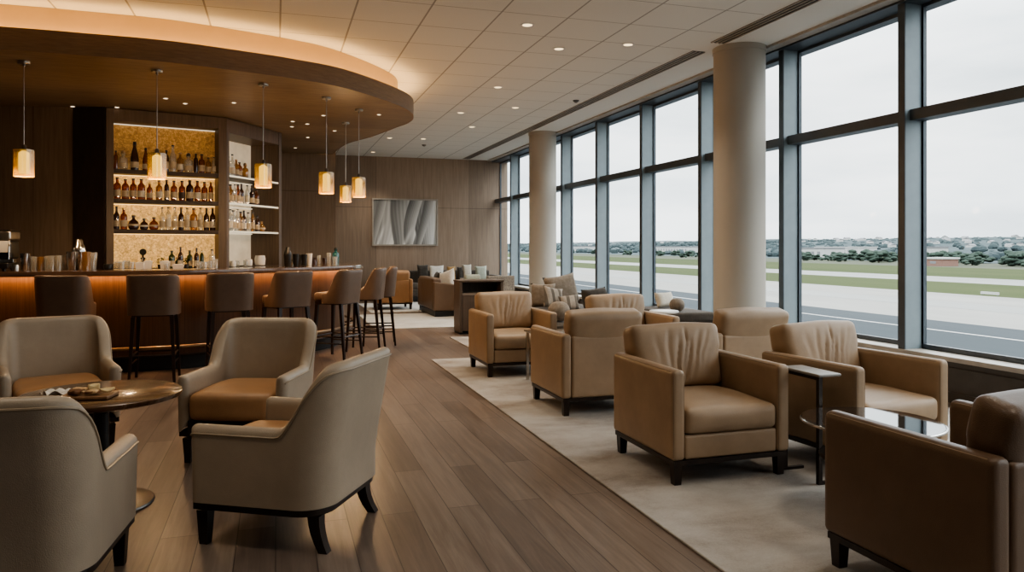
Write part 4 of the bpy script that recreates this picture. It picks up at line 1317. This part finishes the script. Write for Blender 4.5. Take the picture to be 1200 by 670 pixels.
# dark console
cs = thing('console_cabinet', 'dark wooden console cabinet standing alone behind the farthest aisle armchair', 'cabinet', (3.05, 11.45, .001))
MB().box(-.35, -.31, -.2, .2, .03, .80).box(.31, .35, -.2, .2, .03, .80).box(-.309, .309, .17, .2, .03, .80).ob('carcass', 'cabinet_wood', cs, False)
MB().rbox((0, 0, .815), (.72, .42, .03), .006, (2, 2, 1)).ob('top', 'cabinet_wood', cs)
MB().box(-.309, .309, -.19, .169, .60, .63).ob('shelf', 'wall_side', cs, False)
for x0, x1 in ((-.305, -.004), (.004, .305)):
    dr = MB().box(x0, x1, -.198, -.18, .05, .595).ob('door', 'cabinet_wood', cs, False)
    MB().tube([(x1 - .04 if x0 < 0 else x0 + .04, -.21, .3), (x1 - .04 if x0 < 0 else x0 + .04, -.21, .42)], .006, 6).ob('handle', 'bronze', dr)
MB().box(-.345, .345, -.18, .19, .0, .029).ob('plinth', 'base_black', cs, False)
# brown sofa seen from its side
def make_sofa(L, Dp, mat, seatmat, slope=.08):
    e = thing('sofa', '', 'sofa')
    for sx in (-1, 1):
        MB().rbox((sx * (L / 2 - .06), 0, .36), (.12, Dp, .5), .025, (1, 6, 3), lambda x, y, z, p: (p.x, p.y, p.z + (slope * y / 2 if z > 0 else 0))).ob('arm', mat, e)
    MB().rbox((0, Dp / 2 - .09, .42), (L - .25, .18, .62), .04, (6, 2, 3)).ob('backrest', mat, e)
    MB().rbox((0, -.06, .2), (L - .25, Dp - .16, .18), .02, (3, 3, 1)).ob('seat_base', mat, e)
    nseat = 2 if L < 1.9 else 3
    w_ = (L - .26) / nseat
    for i in range(nseat):
        MB().rbox((-(L - .26) / 2 + w_ * (i + .5), -.07, .365), (w_ - .006, Dp - .2, .14), .04, (4, 4, 1)).ob('seat_cushion', seatmat, e)
    MB().box(-L / 2 + .03, L / 2 - .03, -Dp / 2 + .03, Dp / 2 - .03, .0, .105).ob('plinth', 'base_black', e, False)
    return e
sf = make_sofa(1.7, .86, 'leather_brown', 'weave_sofa', .12)
sf['label'] = 'brown sofa in the far lounge, its end panel towards us, piled with pale cushions'
sf.location = (3.30, 14.92, RZ); sf.rotation_euler = (0, 0, face(1, 0))
SZ = RZ + .437
cushion(3.22, 14.50, SZ, .42, .14, .40, 'weave_white', 'white cushion with grey pattern leaning at the near end of the brown sofa', PI / 2 + .5, .25, .3)
cushion(3.64, 14.46, SZ, .34, .13, .30, 'weave_taupe', 'taupe cushion beside the white one on the brown sofa', .3, -.3)
cushion(3.14, 15.05, SZ, .42, .14, .40, 'weave_dark', 'dark cushion in the middle of the brown sofa', PI / 2, .2)
# sofa on the back wall
sb = make_sofa(2.9, .86, 'weave_sofa', 'weave_sofa', .0)
sb['label'] = 'long dark sofa standing against the back wall'
sb.location = (4.02, 18.68, RZ); sb.rotation_euler = (0, 0, 0)
for i, (px, d, sx, sz, mt, lb) in enumerate([(498, 18.55, .28, .46, 'weave_dark', 'dark cushion at the picture end of the long sofa'), (517, 18.4, .38, .44, 'weave_white', 'wide white cushion on the long dark sofa'), (535, 18.5, .22, .42, 'weave_mustard', 'mustard tan cushion on the long dark sofa'), (546, 18.5, .14, .40, 'weave_dark', 'dark cushion between the mustard and the cream ones'), (558, 18.3, .24, .46, 'weave_cream', 'cream cushion on the long dark sofa beside the dark one'), (575, 18.4, .32, .42, 'weave_sage', 'sage cushion at the window end of the long dark sofa')]):
    x, y = at_px(px, d)
    cushion(x, 18.62, SZ, sx, .14, sz, mt, lb, 0, -.22)
# tan armchair far away
LT = make_lounge('leather_tan')
LT.location = (2.42, 16.35, RZ); LT.rotation_euler = (0, 0, PI); LT['label'] = 'orange tan armchair seen from behind, below the framed picture, beyond the bar stools'
# pale slipper chair and wicker chair seen from behind
sc_ = thing('slipper_chair', 'pale sage upholstered chair without arms, seen from behind beyond the console', 'chair', (3.51, 13.8, RZ), PI)
sc_.scale = (.76, .9, 1)
MB().rbox((0, .22, .56), (.40, .12, .52), .05, (4, 2, 4)).ob('backrest', 'weave_sage', sc_)
MB().rbox((0, -.03, .33), (.42, .42, .16), .04, (3, 3, 2)).ob('seat', 'weave_sage', sc_)
for sx in (-1, 1):
    for y in (-.18, .2):
        MB().box(sx * .17 - .018, sx * .17 + .018, y - .018, y + .018, 0, .249).ob('leg', 'dark_wood', sc_, False)
wc = thing('wicker_armchair', 'dark woven armchair with square back seen from behind, before the far windows', 'armchair', (3.98, 13.6, RZ), PI)
wc.scale = (.82, .9, 1)
MB().rbox((0, .27, .47), (.66, .07, .66), .02, (6, 1, 6)).ob('backrest', 'wicker', wc)
for sx in (-1, 1):
    MB().rbox((sx * .31, -.05, .36), (.06, .56, .46), .02, (1, 4, 4)).ob('arm', 'wicker', wc)
MB().rbox((0, -.05, .32), (.55, .54, .16), .03, (3, 3, 1)).ob('seat_cushion', 'weave_sofa', wc)
for sx in (-1, 1):
    for y in (-.28, .25):
        MB().box(sx * .3 - .02, sx * .3 + .02, y - .02, y + .02, 0, .129).ob('leg', 'base_black', wc, False)

# ------------------------------------------------------------------ framed print
pic = thing('framed_picture', 'large framed black and white botanical photograph on the wooden back wall', 'picture', (3.19, YB - .002, 1.98))
PW, PH = 1.70, 1.21
f = MB()
t = .035
f.box(-PW / 2, PW / 2, -.04, 0, PH / 2 - t, PH / 2).box(-PW / 2, PW / 2, -.04, 0, -PH / 2, -PH / 2 + t).box(-PW / 2, -PW / 2 + t, -.04, 0, -PH / 2 + t, PH / 2 - t).box(PW / 2 - t, PW / 2, -.04, 0, -PH / 2 + t, PH / 2 - t)
f.ob('frame', 'sill', pic, False)
NX, NZ = 150, 106
vs = []; tones = []
# soft, smoky leaf blades fanning up from below
blades = [(-.75, -.55, .85, .62), (-.15, .05, .9, .50), (.62, .75, .8, .40), (.18, .34, .6, .22), (-.95, -.80, .35, .14), (.40, .72, .5, .16)]
def tone(u, v):
    w_ = (v + 1) / 2
    val = .30 + .10 * math.sin(1.7 * u + 2.1 * v) + .05 * math.sin(5 * u - 3 * v)
    for k, (xb, xt, amp, wd) in enumerate(blades):
        c = xb + (xt - xb) * w_ ** 1.5 + .09 * math.sin(2.4 * w_ + 1.3 * k)
        hw = wd * (.35 + .65 * math.sin(min(1, .25 + w_ * .8) * PI * .55))
        d_ = (u - c) / hw
        if abs(d_) < 1:
            sh = .10 + .62 * ((d_ + 1) / 2) ** 1.6 * amp
            sh += .035 * math.sin(26 * d_ + 3 * v) * (1 - d_ * d_)
            edge_ = sstep(1, .86, abs(d_))
            val = val * (1 - edge_) + sh * edge_
    val += .22 * math.exp(-((u + .62 - .25 * v) / .05) ** 2) * sstep(.1, -.7, v) + .2 * math.exp(-((u - .28 - .3 * v) / .06) ** 2) * sstep(0, -.8, v)
    return max(.04, min(.9, val * 1.7))
for j in range(NZ + 1):
    for i in range(NX + 1):
        u, v = 2 * i / NX - 1, 2 * j / NZ - 1
        vs.append((u * (PW / 2 - t), -.012, v * (PH / 2 - t)))
        tones.append(tone(u, v))
fs = [(j * (NX + 1) + i, j * (NX + 1) + i + 1, (j + 1) * (NX + 1) + i + 1, (j + 1) * (NX + 1) + i) for j in range(NZ) for i in range(NX)]
pr = MB().add(vs, fs).ob('print', 'print', pic, False)
ca = pr.data.color_attributes.new('tone', 'FLOAT_COLOR', 'POINT')
for i, q in enumerate(tones):
    ca.data[i].color = (q, q, q * .98, 1)

# ------------------------------------------------------------------ outdoors
GZ = HC - 5.5
def strip(x0, x1, z, mat, name, kind, y0=-400, y1=3500):
    o = MB().box(x0, x1, y0, y1, z - .3, z).ob(name, mat, None, False)
    o['kind'] = kind
    return o
struct(strip(7.5, 3000, GZ - .02, 'scrub', 'ground', 'structure'))
strip(7.6, 47.0, GZ + .01, 'asphalt', 'road', 'structure')
strip(47.0, 75.5, GZ + .01, 'concrete_apron', 'pavement', 'structure')
strip(58, 64, GZ + .02, 'runway_pale', 'road', 'structure')
strip(75.5, 100, GZ + .01, 'grass_far', 'grass', 'stuff')
strip(100, 117, GZ + .01, 'runway_pale', 'road', 'structure')
strip(117, 172, GZ + .01, 'grass_far', 'grass', 'stuff')
strip(41.4, 41.65, GZ + .03, 'house_white', 'road_marking', 'structure')
strip(30.0, 30.3, GZ + .03, 'concrete_apron', 'road_marking', 'structure')
# hills
def ridge(x0, x1, h0, seed, mat, name):
    rnd = random.Random(seed)
    ph = [(rnd.uniform(.002, .012), rnd.uniform(0, 6), rnd.uniform(.3, 1)) for _ in range(7)]
    ny, nx = 220, 8
    vs = []
    for j in range(ny + 1):
        y = -300 + 3800 * j / ny
        hh = h0 * (1 + .28 * sum(a * math.sin(y * f_ + p_) for f_, p_, a in ph) / 2.5)
        for i in range(nx + 1):
            s_ = i / nx
            vs.append((x0 + (x1 - x0) * s_, y, GZ + hh * sstep(0, 1, s_) + rnd.uniform(-.3, .3) * s_))
    fs = [(j * (nx + 1) + i, j * (nx + 1) + i + 1, (j + 1) * (nx + 1) + i + 1, (j + 1) * (nx + 1) + i) for j in range(ny) for i in range(nx)]
    o = MB().add(vs, fs).ob(name, mat)
    struct(o)
ridge(225, 640, 12.5, 3, 'hill_haze', 'hills')
ridge(800, 1500, 20, 5, 'hill_haze', 'hills')
def blob(m, c, r, rnd, lv=1):
    seg, ringn = 7, 4
    rs = []
    for k in range(ringn + 1):
        a = -PI / 2 + PI * k / ringn
        rr = r * max(.05, math.cos(a))
        rs.append([(c[0] + rr * math.cos(2 * PI * j / seg) * rnd.uniform(.8, 1.2), c[1] + rr * math.sin(2 * PI * j / seg) * rnd.uniform(.8, 1.2), c[2] + r * .85 * math.sin(a)) for j in range(seg)])
    m.rings(rs)
CLEAR = []
# nearer trees
def make_tree():
    e = thing('tree', 'dark green bushy tree beyond the far grass of the airfield', 'tree', (0, 0, 0), 0, 'trees along the far edge of the airfield')
    r_ = random.Random(4)
    m = MB()
    for k in range(26):
        blob(m, (r_.uniform(-2.0, 2.0), r_.uniform(-2.0, 2.0), r_.uniform(.8, 4.4) * (1 - .05 * k / 26)), r_.uniform(.55, 1.15), r_)
    m.ob('crown', 'tree_green', e, True, 80)
    MB().lathe([(.25, 0), (.18, 1.4)], seg=8).ob('trunk', 'trunk', e)
    return e
T0 = make_tree()
first = True
TP = []
for k in range(110):
    px = random.choice([random.uniform(1085, 1215), random.uniform(1085, 1215), random.uniform(990, 1052), random.uniform(940, 1060), random.uniform(655, 830)])
    X = random.uniform(196, 243)
    d = F * X / (CT * (px - VPX)); Y = (d - X * ST) / CT
    s_ = random.uniform(.55, .9) * (1.0 if px > 1000 else .8)
    if len(TP) >= 60 or any((X - a) ** 2 + (Y - b_) ** 2 < 72 for a, b_ in TP): continue
    TP.append((X, Y))
    if first:
        o = T0; o.location = (X, Y, GZ - .02); first = False
    else:
        o = dup(T0, (X, Y, GZ - .02), random.uniform(0, 6), T0['label'], T0['group'])
    o.scale = (s_ * 1.7, s_ * 1.7, s_)
# houses
def make_house():
    e = thing('house', 'tiny white house on the wooded slope beyond the airfield', 'house', (0, 0, 0), 0, 'white houses on the far slope')
    MB().box(-4, 4, -5, 5, 0, 3.2).ob('wall', 'house_white', e, False)
    MB().add([(-4.3, -5.3, 3.2), (4.3, -5.3, 3.2), (4.3, 5.3, 3.2), (-4.3, 5.3, 3.2), (0, -5.3, 5.2), (0, 5.3, 5.2)], [(0, 1, 4), (1, 2, 5, 4), (2, 3, 5), (3, 0, 4, 5), (3, 2, 1, 0)]).ob('roof', 'roof_grey', e, False)
    return e
H0 = make_house()
first = True
for k in range(40):
    px = random.choice([random.uniform(1085, 1210), random.uniform(1085, 1210), random.uniform(940, 1050), random.uniform(655, 820)])
    X = random.uniform(360, 620)
    d = F * X / (CT * (px - VPX)); Y = (d - X * ST) / CT
    z = GZ + 12.5 * sstep(0, 1, (X - 225) / 415) + 1.2
    s_ = random.uniform(.3, .55)
    if first:
        o = H0; o.location = (X, Y, z); first = False
    else:
        o = dup(H0, (X, Y, z), random.uniform(0, 3), H0['label'], H0['group'])
    o.scale = (s_, s_, s_)
    CLEAR.append((X, Y, 60))
def hangar(px, X, L, Wd, h_, wall, roof, label, cat='building'):
    d = F * X / (CT * (px - VPX)); Y = (d - X * ST) / CT
    CLEAR.append((X, Y, (L / 2 + 12) ** 2))
    TP_ok = True
    e = thing('airport_building', label, cat, (X, Y, GZ - .02 + 12.5 * sstep(0, 1, (X - 225) / 415)))
    MB().box(-Wd / 2, Wd / 2, -L / 2, L / 2, 0, h_).ob('wall', wall, e, False)
    MB().box(-Wd / 2 - .3, Wd / 2 + .3, -L / 2 - .3, L / 2 + .3, h_, h_ + .5).ob('roof', roof, e, False)
    m = MB()
    for i in range(int(L / 4)):
        y = -L / 2 + 2 + i * 4
        m.box(-Wd / 2 - .06, -Wd / 2 - .01, y, y + 2, h_ * .35, h_ * .7)
    m.ob('window_band', 'roof_grey', e, False)
hangar(958, 245, 22, 12, 4.6, 'house_white', 'roof_grey', 'long white airport building beyond the grass, between the large column and the next post')
hangar(990, 300, 34, 12, 4.0, 'house_white', 'house_white', 'pale long building behind the white airport building')
hangar(1103, 182, 6, 6, 2.0, 'house_red', 'house_white', 'small low building with reddish walls at the edge of the grass')
hangar(1092, 250, 8, 8, 5, 'house_white', 'roof_grey', 'white block behind the reddish building')
hangar(790, 290, 60, 12, 4.5, 'house_white', 'roof_grey', 'pale airport building seen through the window bay left of the large column')
hangar(680, 300, 80, 12, 4.5, 'house_white', 'roof_grey', 'pale airport building seen past the smaller column')
# wooded slopes: crowns nobody could count
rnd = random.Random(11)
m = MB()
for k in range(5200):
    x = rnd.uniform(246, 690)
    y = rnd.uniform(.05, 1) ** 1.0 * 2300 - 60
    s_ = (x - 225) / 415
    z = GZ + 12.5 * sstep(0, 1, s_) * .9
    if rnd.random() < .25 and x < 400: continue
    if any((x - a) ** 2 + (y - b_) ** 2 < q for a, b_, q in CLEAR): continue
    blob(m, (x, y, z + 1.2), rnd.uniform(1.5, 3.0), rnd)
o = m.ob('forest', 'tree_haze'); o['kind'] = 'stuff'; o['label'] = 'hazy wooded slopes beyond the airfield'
d = F * 77 / (CT * (1160 - VPX))
ab = thing('runway_sign', 'tiny white marker at the edge of the grass beside the apron', 'sign', (77, (d - 77 * ST) / CT, GZ + .011))
MB().box(-.1, .1, -1.1, 1.1, .1, .38).ob('board', 'house_white', ab, False)
MB().box(-.05, .05, -1.0, -.9, 0, .0995).ob('post', 'roof_grey', ab, False)
MB().box(-.05, .05, .9, 1.0, 0, .0995).ob('post', 'roof_grey', ab, False)

# ------------------------------------------------------------------ sky
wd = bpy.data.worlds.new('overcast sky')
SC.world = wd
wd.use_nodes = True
nt = wd.node_tree
nt.nodes.clear()
out = nt.nodes.new('ShaderNodeOutputWorld')
bg = nt.nodes.new('ShaderNodeBackground')
tc = nt.nodes.new('ShaderNodeTexCoord')
mp = nt.nodes.new('ShaderNodeMapping'); mp.inputs['Scale'].default_value = (1.5, 1.5, 7)
nz = nt.nodes.new('ShaderNodeTexNoise'); nz.inputs['Scale'].default_value = 2.2; nz.inputs['Detail'].default_value = 6
cr = nt.nodes.new('ShaderNodeValToRGB')
cr.color_ramp.elements[0].position = .3; cr.color_ramp.elements[0].color = (.50, .545, .575, 1)
cr.color_ramp.elements[1].position = .72; cr.color_ramp.elements[1].color = (.83, .845, .85, 1)
nt.links.new(tc.outputs['Generated'], mp.inputs[0]); nt.links.new(mp.outputs[0], nz.inputs['Vector']); nt.links.new(nz.outputs['Fac'], cr.inputs[0])
nt.links.new(cr.outputs[0], bg.inputs[0])
# an overcast sky is brighter overhead than at the horizon
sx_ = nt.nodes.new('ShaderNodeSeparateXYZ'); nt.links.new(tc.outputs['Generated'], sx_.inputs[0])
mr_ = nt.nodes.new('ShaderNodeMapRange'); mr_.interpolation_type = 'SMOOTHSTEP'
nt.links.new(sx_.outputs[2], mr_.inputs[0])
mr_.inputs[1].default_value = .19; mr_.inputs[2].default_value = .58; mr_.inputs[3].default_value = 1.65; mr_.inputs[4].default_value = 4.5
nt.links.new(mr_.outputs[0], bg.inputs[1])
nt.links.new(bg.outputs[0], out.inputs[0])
# light portals in the window openings
for ya, yb in ((YR, 3.0), (3.0, 11.0), (11.0, YB)):
    L = bpy.data.lights.new('sky_portal', 'AREA')
    L.shape = 'RECTANGLE'; L.size = HEAD - SILL; L.size_y = yb - ya
    L.cycles.is_portal = True
    lo = bpy.data.objects.new('sky_portal', L); COL.objects.link(lo)
    lo.location = (XG + .08, (ya + yb) / 2, (HEAD + SILL) / 2)
    lo.rotation_euler = (0, PI / 2, 0)     # faces -X, into the room

SC.view_settings.view_transform = 'AgX'
SC.view_settings.look = 'AgX - Medium High Contrast'
SC.view_settings.exposure = 1.0
SC.cycles.use_denoising = True
SC.cycles.max_bounces = 10
SC.cycles.diffuse_bounces = 5
SC.cycles.glossy_bounces = 4
SC.cycles.transparent_max_bounces = 24
SC.cycles.caustics_reflective = False
SC.cycles.caustics_refractive = False
SC.cycles.sample_clamp_indirect = 6
